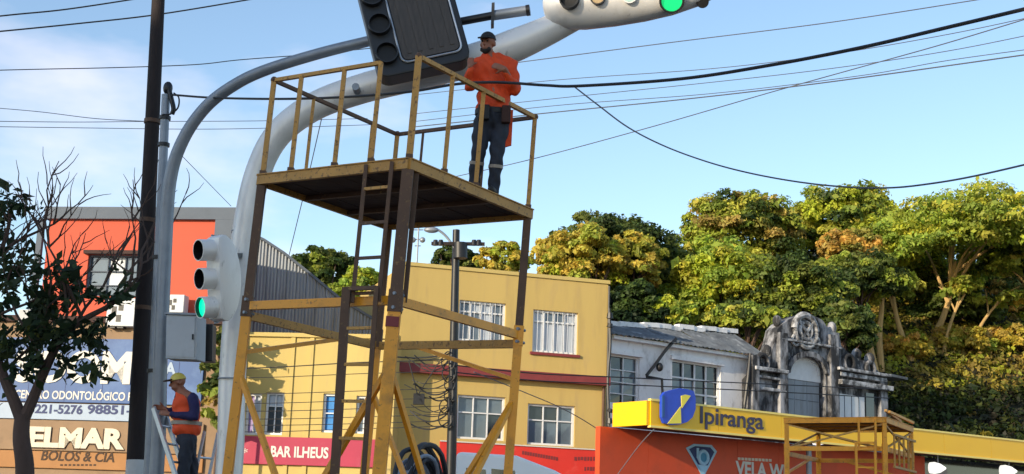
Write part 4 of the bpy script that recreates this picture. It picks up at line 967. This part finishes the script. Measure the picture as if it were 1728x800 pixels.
X2 = rotm(0.0, .01, math.radians(60)); L2 = lambda x, y, z: p + X2 @ Vector((x, y, z))
for k in range(5): MB().beam(L2(.45 + .38 * k, -.08, -.95), L2(.45 + .38 * k, -.08, -.3), .035).build('guard_bar', m_steel_y, T2)
for (q0, q1) in (((0, 0, -.62), (0, 2.03, -.12)), ((0, 2.03, -.62), (0, 0, -.12)), ((0, 0, -.62), (2.18, 0, -.12)), ((2.18, 0, -.62), (0, 0, -.12)), ((2.18, 0, -.62), (2.18, 2.03, -.12)), ((0, 2.03, -.62), (2.18, 2.03, -.12))): MB().beam(L2(*q0), L2(*q1), .035).build('brace', m_steel_y, T2)
for z_ in (-.95, -.3): MB().beam(L2(.4, -.08, z_), L2(2.2, -.08, z_), .045).build('guard_rail', m_steel_y, T2)
MB().beam(L2(.2, -.05, .14), L2(2.2, -.05, .1), .05).build('folded_rail', m_steel_o, T2); MB().beam(L2(.5, .1, .2), L2(2.15, .2, .12), .05).build('folded_rail', m_steel_y, T2)
MB().beam(TL(-.012, 0, -1.70), TL(-.012, 0, -1.60), .13).build('red_paint_band', m_maroon, TW)

# ------------------------------------------------------------------ people
def organic(name, parent, m, limbs, balls, voxel=.017, smooth=5, fold=0.0, label=None):
    mb = MB()
    for p, q, r1, r2 in limbs:
        p = Vector(p); q = Vector(q); mb.tube([p, p.lerp(q, .5), q], [r1, (r1 + r2) / 2, r2], 12); mb.ball(p, r1, 12, 8); mb.ball(q, r2, 12, 8)
    for c, r, rot in balls: mb.ball(c, r, 14, 10, rot)
    me = bpy.data.meshes.new('tmp'); off = rootloc(parent); me.from_pydata([v - off for v in mb.v], [], mb.f)
    o = bpy.data.objects.new('tmp', me); COL.objects.link(o)
    md = o.modifiers.new('r', 'REMESH'); md.mode = 'VOXEL'; md.voxel_size = voxel
    ms = o.modifiers.new('s', 'SMOOTH'); ms.factor = .5; ms.iterations = smooth
    dg = bpy.context.evaluated_depsgraph_get(); dg.update(); nm = bpy.data.meshes.new_from_object(o.evaluated_get(dg)); bpy.data.objects.remove(o)
    if fold:
        n = len(nm.vertices); co = np.empty(n * 3); no = np.empty(n * 3); nm.vertices.foreach_get('co', co); nm.vertices.foreach_get('normal', no); co = co.reshape(-1, 3); no = no.reshape(-1, 3)
        f = fold * (np.sin(34 * co[:, 2] + 9 * np.sin(8 * co[:, 0] + 3 * co[:, 1])) + .7 * np.sin(21 * co[:, 0] - 17 * co[:, 2] + 4))
        nm.vertices.foreach_set('co', (co + no * f[:, None]).ravel())
    nm.materials.clear(); nm.materials.append(m); nm.shade_smooth(); nm.name = name
    r = bpy.data.objects.new(name, nm); COL.objects.link(r); r.parent = parent
    if label: r['label'] = label
    return r
def hand(wr, dirv, palmn, side, curl, limbs, balls, s=1.0):
    """palm, four curled fingers of different lengths and a thumb from the side of the palm"""
    d = Vector(dirv).normalized(); n = Vector(palmn); n = (n - d * n.dot(d)).normalized(); sd = d.cross(n) * side
    pc = Vector(wr) + d * .05 * s
    for k in (-.028, -.01, .01, .028): limbs.append((Vector(wr) + sd * k * .7, Vector(wr) + d * .085 * s + sd * k, .014, .012))
    for k, (of, ln) in enumerate(((-.03, .062), (-.01, .075), (.01, .07), (.029, .055))):
        q = Vector(wr) + d * .09 * s + sd * of; v = d.copy()
        for j in range(3): v = (v + n * curl).normalized(); q2 = q + v * ln * s / 2.4; limbs.append((q, q2, .0105 - .001 * j, .0098 - .001 * j)); q = q2
    q = Vector(wr) + d * .03 * s - sd * .03; v = (d * .6 - sd * .7 + n * .3).normalized()
    for j in range(2): q2 = q + v * .035; limbs.append((q, q2, .0125, .0105)); q = q2; v = (v + d * .5 + n * .4).normalized()
def head(hc, look, up, limbs, balls, s=1.0):
    """returns axes; skull, jaw, nose, ears go into the body mesh"""
    l = Vector(look).normalized(); u = Vector(up); u = (u - l * u.dot(l)).normalized(); r = l.cross(u)
    R_ = Matrix((r, l, u)).transposed(); hc = Vector(hc)
    balls.append((hc + u * .03 - l * .012, (.077, .097, .095), R_)); balls.append((hc - u * .05 + l * .02, (.058, .07, .065), R_))
    limbs.append((hc + l * .088 + u * .012, hc + l * .112 - u * .022, .011, .017))
    for k in (-1, 1): balls.append((hc + r * .08 * k - l * .01 - u * .005, (.016, .026, .034), R_)); balls.append((hc + r * .033 * k + l * .082 + u * .034, (.028, .014, .012), R_))
    limbs.append((hc + l * .083 - u * .062 - r * .02, hc + l * .083 - u * .062 + r * .02, .012, .012))
    return l, u, r, R_
# --- worker on the platform
nrm = TM.col[2]; P0 = TL(0, 0, .012); FA = TL(1.52, .15, .012); dA = FA.y
W_ = thing('person', 'worker in orange shirt and black cap standing on the tower platform', 'person', FA, 'workers')
J = lambda x, y, dd=0: at(x, y, dA + dd)
limbs = []; balls = []
hc = J(823, 74, -.02); l, u, r, RH = head(hc, (-.42, -1, -.14), (0.02, 0, 1), limbs, balls)
ne, ch, wa, pe = J(827, 96, .02), J(833, 120, .02), J(833, 165, .02), J(831, 198, .02)
sL, sR = J(804, 110, .03), J(863, 110, .03); eL, eR = J(793, 146, -.06), J(869, 152, -.05); hL, hR = J(793, 112, -.16), J(852, 117, -.24)
kL, kR = J(807, 258, -.05), J(838, 262, -.05); aL, aR = J(799, 317, .03), J(833, 328, .0); pL, pR = J(815, 204, .02), J(846, 204, .02)
limbs += [(hc - u * .06, ne, .055, .06), (ne, ch, .075, .11), (ch, wa, .13, .12), (wa, pe, .12, .10), (sL, eL, .055, .045), (eL, hL, .045, .03), (sR, eR, .055, .045), (eR, hR, .045, .03), (ne, sL, .06, .06), (ne, sR, .06, .06), (pL, kL, .085, .06), (pR, kR, .085, .06), (kL, aL, .058, .04), (kR, aR, .058, .04)]
hand(hL, (.05, .3, 1), (0, 1, -.2), 1, .45, limbs, balls); hand(hR, (-1, -.1, .35), (0, 1, .1), -1, .55, limbs, balls)
organic('body', W_, m_skin, limbs, balls, voxel=.011, smooth=3)
organic('shirt', W_, m_hivis, [(ne + Vector((0, 0, -.03)), ch, .08, .15), (sL, eL, .078, .066), (eL, eL.lerp(hL, .8), .064, .046), (sR, eR, .078, .066), (eR, eR.lerp(hR, .8), .064, .046), (ne.lerp(sL, .3), sL, .08, .075), (ne.lerp(sR, .3), sR, .08, .075)],
        [(ch, (.2, .145, .17), None), (ch.lerp(wa, .5), (.19, .14, .18), None), (wa, (.19, .14, .17), None), (wa.lerp(pe, .55), (.195, .145, .13), None)], fold=.009)
organic('trousers', W_, m_trouser, [(pL, kL, .108, .082), (kL, aL + Vector((0, 0, .03)), .08, .066), (pR, kR, .108, .082), (kR, aR + Vector((0, 0, .03)), .08, .066), (pe, pL, .12, .11), (pe, pR, .12, .11)], [(pe + Vector((0, 0, .03)), (.185, .15, .15), None), (pe + Vector((0, 0, -.05)), (.17, .14, .1), None)], fold=.006)
for a_, nm in ((aL, 0), (aR, 1)):
    g_ = a_.copy(); g_.z = (P0.z + (g_ - P0).dot(Vector((0, 0, 0)))) ; 
    dk = (a_ - P0).dot(nrm); sole = a_ - nrm * (dk - .05)
    organic('boot', W_, m_boot, [(a_ + Vector((0, 0, .02)), sole + Vector((0, .0, .01)), .05, .05), (sole, sole + Vector((-.03, -.15, 0)), .048, .042)], [], smooth=3)
for k_, a_ in ((kL, aL), (kR, aR)):
    c_ = k_.lerp(a_, .3); ax_ = (a_ - k_).normalized(); MB().tube([c_ - ax_ * .018, c_ + ax_ * .018], .084, 14, cap=False).build('reflective_band', m_reflect, W_)
m = MB(); cb_ = wa.lerp(pe, .78); m.tube([cb_ + Vector((0, 0, -.03)), cb_ + Vector((0, 0, .03))], 1, 20, cap=False); m.v = [cb_ + Vector(((v.x - cb_.x) * .2, (v.y - cb_.y) * .152, v.z - cb_.z)) for v in m.v]; m.build('tool_belt', m_boot, W_)
MB().box(J(806, 200, -.17), (.13, 0, 0), (0, .08, 0), (0, 0, .17)).build('tool_pouch', m_boot, W_, bevel=.015); MB().box(J(846, 206, -.15), (.1, 0, 0), (0, .08, 0), (0, 0, .2)).build('tool_pouch', m_capb, W_, bevel=.015)
fl_ = J(858, 215, .0); MB().prism([J(848, 182, -.05), J(866, 186, -.02), J(863, 245, .0), J(852, 248, -.02)], (0.0, .03, 0)).build('shirt_tail', m_hivis, W_)
# cap, beard, eyes
m = MB(); n_ = 18
for i in range(6):
    th = math.pi / 2 * i / 5
    for k in range(n_): ph = 2 * math.pi * k / n_; m.v.append(hc + u * (.05 + .092 * math.sin(th)) + r * .088 * math.cos(th) * math.cos(ph) + l * (.106 * math.cos(th) * math.sin(ph) - .01))
for i in range(5):
    for k in range(n_): m.f.append((i * n_ + k, i * n_ + (k + 1) % n_, (i + 1) * n_ + (k + 1) % n_, (i + 1) * n_ + k))
m.sm = True; cap_ = m.build('cap', m_cap, W_)
m = MB(); arc = [hc + u * .05 + r * .08 * math.cos(a) + l * (.075 + .1 * math.sin(a)) - u * .015 * math.sin(a) for a in np.linspace(0, math.pi, 11)]
m.prism(arc, u * .012).build('peak', m_cap, cap_)
organic('beard', W_, m_beard, [(hc + l * .06 - u * .075 - r * .045, hc + l * .06 - u * .075 + r * .045, .028, .028)], [(hc + l * .052 - u * .088, (.05, .04, .04), RH)], smooth=2)
for k in (-1, 1): MB().ball(hc + r * .031 * k + l * .086 + u * .016, .011, 8, 6).build('eye', m_beard, W_)
MB().tube([hL.lerp(hR, .5) + Vector((-.03, -.1, .02)), hL.lerp(hR, .5) + Vector((.05, -.13, .05))], .035, 10).build('held_glove', m_glove, W_) if False else None
# --- worker on the ladder
dB = 18.2; J = lambda x, y, dd=0: at(x, y, dB + dd)
base = J(316, 860); base.z = max(0, base.z)
W2 = thing('person', 'worker in orange vest and navy sleeves on a ladder by the grey pole', 'person', base, 'workers')
limbs = []; balls = []
hc = J(300, 646, -.02); l, u, r, RH = head(hc, (-1, -.35, -.25), (-.15, 0, 1), limbs, balls)
ne, ch, wa, pe = J(305, 660), J(314, 682), J(315, 710), J(315, 740)
sN, sF = J(326, 672, -.2), J(303, 671, .17); eN, eF = J(329, 703, -.25), J(296, 700, .2); hN, hF = J(285, 699, -.16), J(278, 690, .1)
pN, pF = J(317, 744, -.09), J(317, 744, .09); kN, kF = J(309, 796, -.1), J(325, 798, .1); aN, aF = J(316, 852, -.08), J(331, 852, .1)
limbs += [(hc - u * .06, ne, .055, .06), (ne, ch, .075, .11), (ch, wa, .13, .12), (wa, pe, .12, .13), (sN, eN, .055, .045), (eN, hN, .045, .03), (sF, eF, .055, .045), (eF, hF, .045, .03), (ne, sN, .06, .06), (ne, sF, .06, .06), (pN, kN, .085, .06), (pF, kF, .085, .06), (kN, aN, .058, .04), (kF, aF, .058, .04)]
hand(hN, (-1, .1, .2), (0, .8, -.2), 1, .5, limbs, balls); hand(hF, (-1, -.1, .2), (0, -.8, -.2), -1, .5, limbs, balls)
organic('body', W2, m_skin, limbs, balls, voxel=.011, smooth=3)
organic('vest', W2, m_hivis2, [(ne + Vector((0.01, 0, -.04)), ch, .085, .14)], [(ch, (.19, .2, .16), None), (ch.lerp(wa, .6), (.19, .2, .17), None), (wa.lerp(pe, .4), (.2, .2, .15), None)], fold=.005)
for s_, e_, h_ in ((sN, eN, hN), (sF, eF, hF)): organic('sleeve', W2, m_navy, [(s_, e_, .078, .064), (e_, e_.lerp(h_, .85), .062, .045)], [], fold=.005)
organic('trousers', W2, m_trouser, [(pN, kN, .108, .082), (kN, aN, .08, .066), (pF, kF, .108, .082), (kF, aF, .08, .066)], [(pe, (.14, .18, .13), None)], fold=.006)
for a_ in (aN, aF): organic('boot', W2, m_boot, [(a_, a_ + Vector((0, 0, -.06)), .05, .05), (a_ + Vector((0, 0, -.07)), a_ + Vector((-.16, 0, -.08)), .048, .042)], [], smooth=3)
m = MB()
for i in range(6):
    th = math.pi / 2 * i / 5
    for k in range(n_): ph = 2 * math.pi * k / n_; m.v.append(hc + u * (.035 + .1 * math.sin(th)) + r * .09 * math.cos(th) * math.cos(ph) + l * (.108 * math.cos(th) * math.sin(ph) - .01))
for i in range(5):
    for k in range(n_): m.f.append((i * n_ + k, i * n_ + (k + 1) % n_, (i + 1) * n_ + (k + 1) % n_, (i + 1) * n_ + k))
m.sm = True; cap_ = m.build('helmet', m_helmet, W2)
MB().prism([hc + u * .045 + r * .08 * math.cos(a) + l * (.075 + .11 * math.sin(a)) for a in np.linspace(0, math.pi, 11)], u * .012).build('peak', m_capb, cap_)
for k in (-1, 1): MB().ball(hc + r * .031 * k + l * .086 + u * .016, .011, 8, 6).build('eye', m_beard, W2)
m = MB(); zc = wa.lerp(pe, .15)
m.tube([zc + Vector((0, 0, -.025)), zc + Vector((0, 0, .025))], 1, 20, cap=False)
m.v = [zc + Vector(((v.x - zc.x) * .203, (v.y - zc.y) * .207, v.z - zc.z)) for v in m.v]; m.build('reflective_band', m_reflect, W2)
# ladder under him
A0, A1 = at(268, 690, 18.45), at(330, 880, 17.7); A1 = A0 + (A1 - A0) * (A0.z / (A0.z - A1.z)) if A0.z > A1.z else A1
sdv = Vector((.05, .38, 0)); t = thing('ladder', 'aluminium ladder leaning on the grey pole under the worker', 'ladder', Vector((A1.x, A1.y, 0)))
for s_ in (0, 1): MB().beam(A0 + sdv * (s_ - .5), A1 + sdv * (s_ - .5), .03, .07).build('stile', m_alu, t)
n_r = int((A1 - A0).length / .28)
for k in range(1, n_r): p = A0.lerp(A1, k / n_r); MB().tube([p - sdv * .5, p + sdv * .5], .016, 8).build('rung', m_alu, t)
A0, A1 = at(345, 728, 18.6), at(330, 800, 18.5); A1 = A0 + (A1 - A0) * (A0.z / (A0.z - A1.z))
t = thing('step_ladder', 'pale narrow ladder standing behind the legs of the worker in the vest', 'ladder', Vector((A1.x, A1.y, 0)))
sdv = Vector((.12, .3, 0))
for s_ in (0, 1): MB().beam(A0 + sdv * s_, A1 + sdv * s_, .03, .07).build('stile', m_alu, t)
for k in range(1, 8): p = A0.lerp(A1, k / 8); MB().tube([p, p + sdv], .016, 8).build('rung', m_alu, t)

# ------------------------------------------------------------------ white service truck with cable coil
dT = 24.0; T = lambda x, y: at(x, y, dT)
x0 = T(770, 770).x; x1 = T(872, 770).x; x2 = T(948, 800).x; zr = T(820, 764).z; zs = T(946, 800).z
t = thing('service_truck', 'white service truck cab behind the tower feet', 'truck', (x0, dT + 1, 0))
cabp = [(x0, .55), (x0, zr - .05), (x0 + .06, zr), (x1, zr - .03), (x2 - .12, zs + .06), (x2, zs), (x2 + .5, 1.75), (x2 + .62, 1.5), (x2 + .66, .55)]
MB().prism([(a, dT, b) for a, b in cabp], (0, 2.0, 0)).build('cab', m_truck, t, bevel=.05)
wz0 = T(830, 791).z
for (a, b) in ((x0 + .18, x0 + .52), (x0 + .62, x1 - .02)):
    MB().prism([(a, dT - .004, wz0), (b, dT - .004, wz0 - .02), (b + .08, dT - .004, wz0 - .62), (a, dT - .004, wz0 - .62)], (0, .012, 0)).build('side_window', m_glass_d, t)
MB().prism([(x1 + .12, dT + .15, zr - .06), (x2 - .05, dT + .15, zs + .1), (x2 - .05, dT + 1.85, zs + .1), (x1 + .12, dT + 1.85, zr - .06)], (.01, 0, .02)).build('windscreen', m_glass_d, t) if False else None
MB().box((x0 - 3.4, dT, 1.0), (3.35, 0, 0), (0, 2.0, 0), (0, 0, .16)).build('bed', m_truck, t, bevel=.02)
for yy in (dT, dT + 1.94): MB().box((x0 - 3.4, yy, 1.163), (3.35, 0, 0), (0, .06, 0), (0, 0, .45)).build('bed_side', m_truck, t)
MB().box((x0 - 3.4, dT + .3, .6), (3.6, 0, 0), (0, 1.4, 0), (0, 0, .39)).build('chassis', m_black, t)
for xx in (x0 - 2.6, x2 - .15):
    for yy in (dT - .02, dT + 1.75):
        wh = MB().tube([(xx, yy, .45), (xx, yy + .27, .45)], .45, 22).build('wheel', m_tyre, t, smooth=False); MB().tube([(xx, yy - .01, .45), (xx, yy + .28, .45)], .22, 16).build('rim', m_galv, wh, smooth=False)
t = thing('cable_coil', 'upright coil of black and grey cable on the truck bed behind the tower', 'cable coil', (T(700, 800).x, dT + 1, 1.17))
rg = random.Random(4); cx = T(700, 800).x; topz = T(700, 714).z; ydir = Vector((.42, .91, 0))
for k in range(11):
    R_ = (topz - 1.3) / 2 * rg.uniform(.72, .93); c0 = Vector((cx + rg.uniform(-.12, .16), dT + 1 + rg.uniform(-.25, .25), 1.17 + R_ + .02))
    an0 = rg.uniform(0, 6); pts = [c0 + ydir * (R_ * .8 * math.cos(a)) + Vector((rg.uniform(-.01, .01) + .05 * math.sin(2 * a + an0), 0, R_ * math.sin(a))) for a in np.linspace(0, 2 * math.pi, 33)]
    MB().tube(pts, rg.uniform(.03, .05), 7).build('cable_loop', m_cable if k % 3 else m_galv, t)
MB().tube([(cx, dT + 1, 1.6), (cx + .3, dT + 1.1, 1.6)], .42, 18).build('hub', m_maroon, t, smooth=False)

# ------------------------------------------------------------------ utility pole before the yellow building, with its clutter
dm = 38.0; Mx = lambda x, y, dd=0: at(x, y, dm + dd)
a, b = pole_line(770, 388, 762, 760, dm)
t = thing('utility_pole', 'black utility pole with crossarm and tangled cables before the yellow building', 'pole', b)
MB().tube([a, a.lerp(b, .5), b], [.10, .13, .16], 12).build('shaft', m_black, t)
MB().beam(Mx(728, 411, -.15), Mx(818, 412, -.15), .09).build('crossarm', m_pole, t)
for x in (735, 744, 800, 808): MB().tube([Mx(x, 414, -.15), Mx(x, 405, -.15)], [.1, .06], 10).build('insulator', m_black, t)
MB().tube([Mx(777, 436, -.3), Mx(777, 410, -.3)], .2, 14).build('transformer', m_black, t)
MB().tube(crom([Mx(768, 420, -.1), Mx(752, 398, -.1), Mx(735, 386, -.1), Mx(718, 384, -.1)]), .035, 8).build('lamp_arm', m_galv, t)
MB().ball(Mx(728, 388, -.1), (.22, .1, .09)).build('lamp_head', m_galv, t)
rg = random.Random(12)
for k in range(9):
    y = 598 + k * 14; p = Mx(762 + rg.uniform(-4, 5), y, -.25); h_ = rg.uniform(.1, .2)
    MB().tube([p + Vector((0, 0, -h_)), p + Vector((rg.uniform(-.03, .03), 0, h_))], [rg.uniform(.05, .09), rg.uniform(.05, .09)], 9).build('splice_case', m_black, t)
for k in range(18):
    y = rg.uniform(592, 720); xe = rg.uniform(668, 725); ye = y + rg.uniform(-10, 14); sg_ = rg.uniform(3, 22); q0 = Mx(764, y, -.2); q2 = Mx(xe, ye, -.3 + rg.uniform(-.2, .2))
    qs = [Mx(764 + (xe - 764) * f, y + (ye - y) * f + sg_ * 4 * f * (1 - f), -.25) for f in (.25, .5, .75)]
    MB().tube(crom([q0] + qs + [q2], 5), rg.choice((.012, .016, .022)), 5).build('cable_loop', m_cable, t)
for k in range(6):
    c_ = Mx(756 + rg.uniform(-8, 4), 610 + k * 19, -.3); r1 = rg.uniform(.12, .28)
    MB().tube([c_ + Vector((r1 * .7 * math.cos(a), .06 * math.sin(3 * a), r1 * math.sin(a))) for a in np.linspace(0, 2 * math.pi, 19)], .018, 5).build('cable_loop', m_cable, t)
MB().box(Mx(697, 682, -.3), (.3, 0, 0), (0, .2, 0), (0, 0, .3)).build('hanging_box', m_black, t)
MB().tube(crom([Mx(690, 610, -.3), Mx(698, 640, -.3), Mx(704, 664, -.25)], 5), .015, 5).build('cable_loop', m_cable, t); MB().tube(crom([Mx(745, 605, -.3), Mx(722, 640, -.3), Mx(707, 664, -.25)], 5), .015, 5).build('cable_loop', m_cable, t)
# antenna on the roof
da = 46.0; Ax = lambda x, y: at(x, y, da); t = thing('roof_antenna', 'thin antenna mast on the yellow building roof', 'antenna', Ax(703, 456))
MB().tube([Ax(703, 456), Ax(707, 372)], .03, 6).build('mast', m_galv, t)
for y, w2 in ((388, 9), (404, 9), (415, 5)): MB().tube([Ax(705 - w2, y), Ax(705 + w2, y)], .02, 5).build('element', m_galv, t)
for x in (697, 713): MB().ball(Ax(x, 405), .1, 8, 6).build('element_end', m_galv, t)
# small things on the white house corner
t = thing('corner_conduit', 'black conduit with lumpy cable joints at the yellow building corner', 'conduit', at(1026, 720, 44.5))
MB().tube(crom([at(1028, 520, 45.3), at(1030, 580, 45.2), at(1026, 640, 45.1), at(1028, 720, 45)]), .05, 6).build('conduit', m_black, t)
for y in (528, 546, 690, 706): MB().tube([at(1029 + random.uniform(-2, 2), y, 45), at(1029, y + random.uniform(5, 10), 45)], [.08, .11], 8).build('joint', m_black, t)

# ------------------------------------------------------------------ overhead wires
def wire(label, pts, d0, d1, r, m_=m_wire, name='overhead_wire', cat='wire', group=None, n=8):
    xa, xb = pts[0][0], pts[-1][0]; P = []
    for x, y in pts:
        f = (x - xa) / (xb - xa) if xb != xa else 0; P.append(at(x, y, 1 / ((1 - f) / d0 + f / d1)))
    o = MB().tube(crom(P, n), r, 6).build(name, m_); tag(o, label, cat, group or 'overhead wires'); return o
wire('thick black cable sagging from the service pole across the worker to upper right', [(290, 160), (360, 165), (470, 167), (580, 164), (690, 155), (770, 142), (840, 139), (920, 144), (980, 145), (1150, 133), (1300, 110), (1450, 81), (1600, 46), (1760, 8)], 18.8, 9.7, .016, m_cable)
wire('loose cable drooping in a deep curve above the hill trees', [(970, 147), (1010, 178), (1060, 215), (1120, 246), (1190, 272), (1260, 291), (1340, 306), (1420, 315), (1500, 317), (1570, 310), (1650, 296), (1780, 266)], 13.6, 10.0, .008)
wire('topmost wire at left, crossing behind the dark pole top', [(-60, 34), (20, 25), (110, 16), (230, -2), (300, -14)], 22, 24, .014, m_cable)
wire('second wire from the top at left, rising past the dark pole', [(-60, 58), (0, 53), (130, 40), (270, 24), (440, -4), (520, -18)], 22, 25, .014, m_cable)
wire('wire above the service pole cap, ending towards the arched arm', [(-60, 120), (60, 117), (200, 114), (330, 109), (405, 101), (520, 92), (640, 80)], 23, 26, .009, m_cable)
wire('thin wire sloping down to the dark pole from the left edge', [(-60, 178), (60, 188), (160, 200), (250, 205)], 23, 20, .006)
wire('thin level wire crossing the dark pole below the insulator', [(-60, 204), (120, 206), (250, 205), (440, 204), (620, 200)], 24, 30, .007)
wire('lowest thin level wire crossing the dark pole at left', [(-60, 213), (150, 216), (330, 218), (460, 216), (640, 210)], 24, 30, .007)
wire('highest thin wire on the right running to the signal pod', [(700, 128), (900, 102), (1130, 72), (1400, 38), (1660, -2), (1800, -24)], 28, 20, .009)
wire('thin wire just above the thick cable at right', [(700, 160), (940, 135), (1200, 116), (1400, 92), (1600, 58), (1790, 18)], 28, 20, .007)
wire('thin wire just below the thick cable at right', [(700, 192), (940, 166), (1200, 139), (1400, 116), (1600, 86), (1790, 48)], 28, 20, .007)
wire('thin wire second below the thick cable at right', [(700, 205), (940, 178), (1200, 158), (1450, 128), (1600, 102), (1790, 76)], 28, 20, .007)
wire('darker wire third below the thick cable at right edge', [(700, 214), (940, 189), (1150, 168), (1340, 146), (1520, 122), (1790, 84)], 28, 19, .011)
wire('steep thin wire climbing from the platform to the upper right edge', [(760, 300), (900, 268), (1100, 214), (1300, 156), (1450, 114), (1600, 72), (1790, 14)], 30, 19, .009)
wire('faint stay wire slanting down from the arched arm towards the orange roof', [(306, 262), (345, 302), (390, 348)], 20, 24, .005)
wire('faint guy wire slanting down from the mast bend behind the platform', [(545, 190), (522, 290), (505, 360), (488, 430)], 24, 30, .009)
for k, (y0, y1, lab) in enumerate(((622, 612, 'highest wire across the low yellow shop'), (637, 631, 'second wire down across the low yellow shop'), (664, 660, 'third wire down across the low yellow shop'), (680, 676, 'fourth wire down across the low yellow shop'), (693, 690, 'fifth wire down across the low yellow shop'), (706, 704, 'sixth wire down across the low yellow shop'), (716, 715, 'seventh wire down across the low yellow shop'), (728, 724, 'lowest wire across the low yellow shop'))):
    wire(lab, [(380, y0 + 1), (480, (y0 + y1) / 2 + 2), (600, y1), (700, y1 - 3), (764, y1 - 6)], 39, 37.7, .016 if k == 0 else .011, m_cable, group='wires across the yellow shop')
for k, (ya, yb, lab) in enumerate(((640, 650, 'upper dark wire across the white house front'), (652, 664, 'lower dark wire across the white house front'))):
    wire(lab, [(764, ya - 24), (900, ya - 10), (1030, ya - 4), (1200, ya + 4), (1360, (ya + yb) / 2 + 6), (1500, yb + 8)], 37.7, 52, .02, m_cable, group='wires across the white house')
wire('wire slanting across the lower right yellow building window', [(800, 628), (880, 660), (950, 690), (1005, 722), (1024, 740)], 38, 44.5, .014, m_wire, group='wires across the yellow building')
wire('thin stay wire slanting under the canopy corner to the red wall', [(1104, 724), (1080, 750), (1050, 790), (1040, 804)], 38.4, 38.5, .012, m_wire, group='wires across the white house')
SC.frame_current = 1
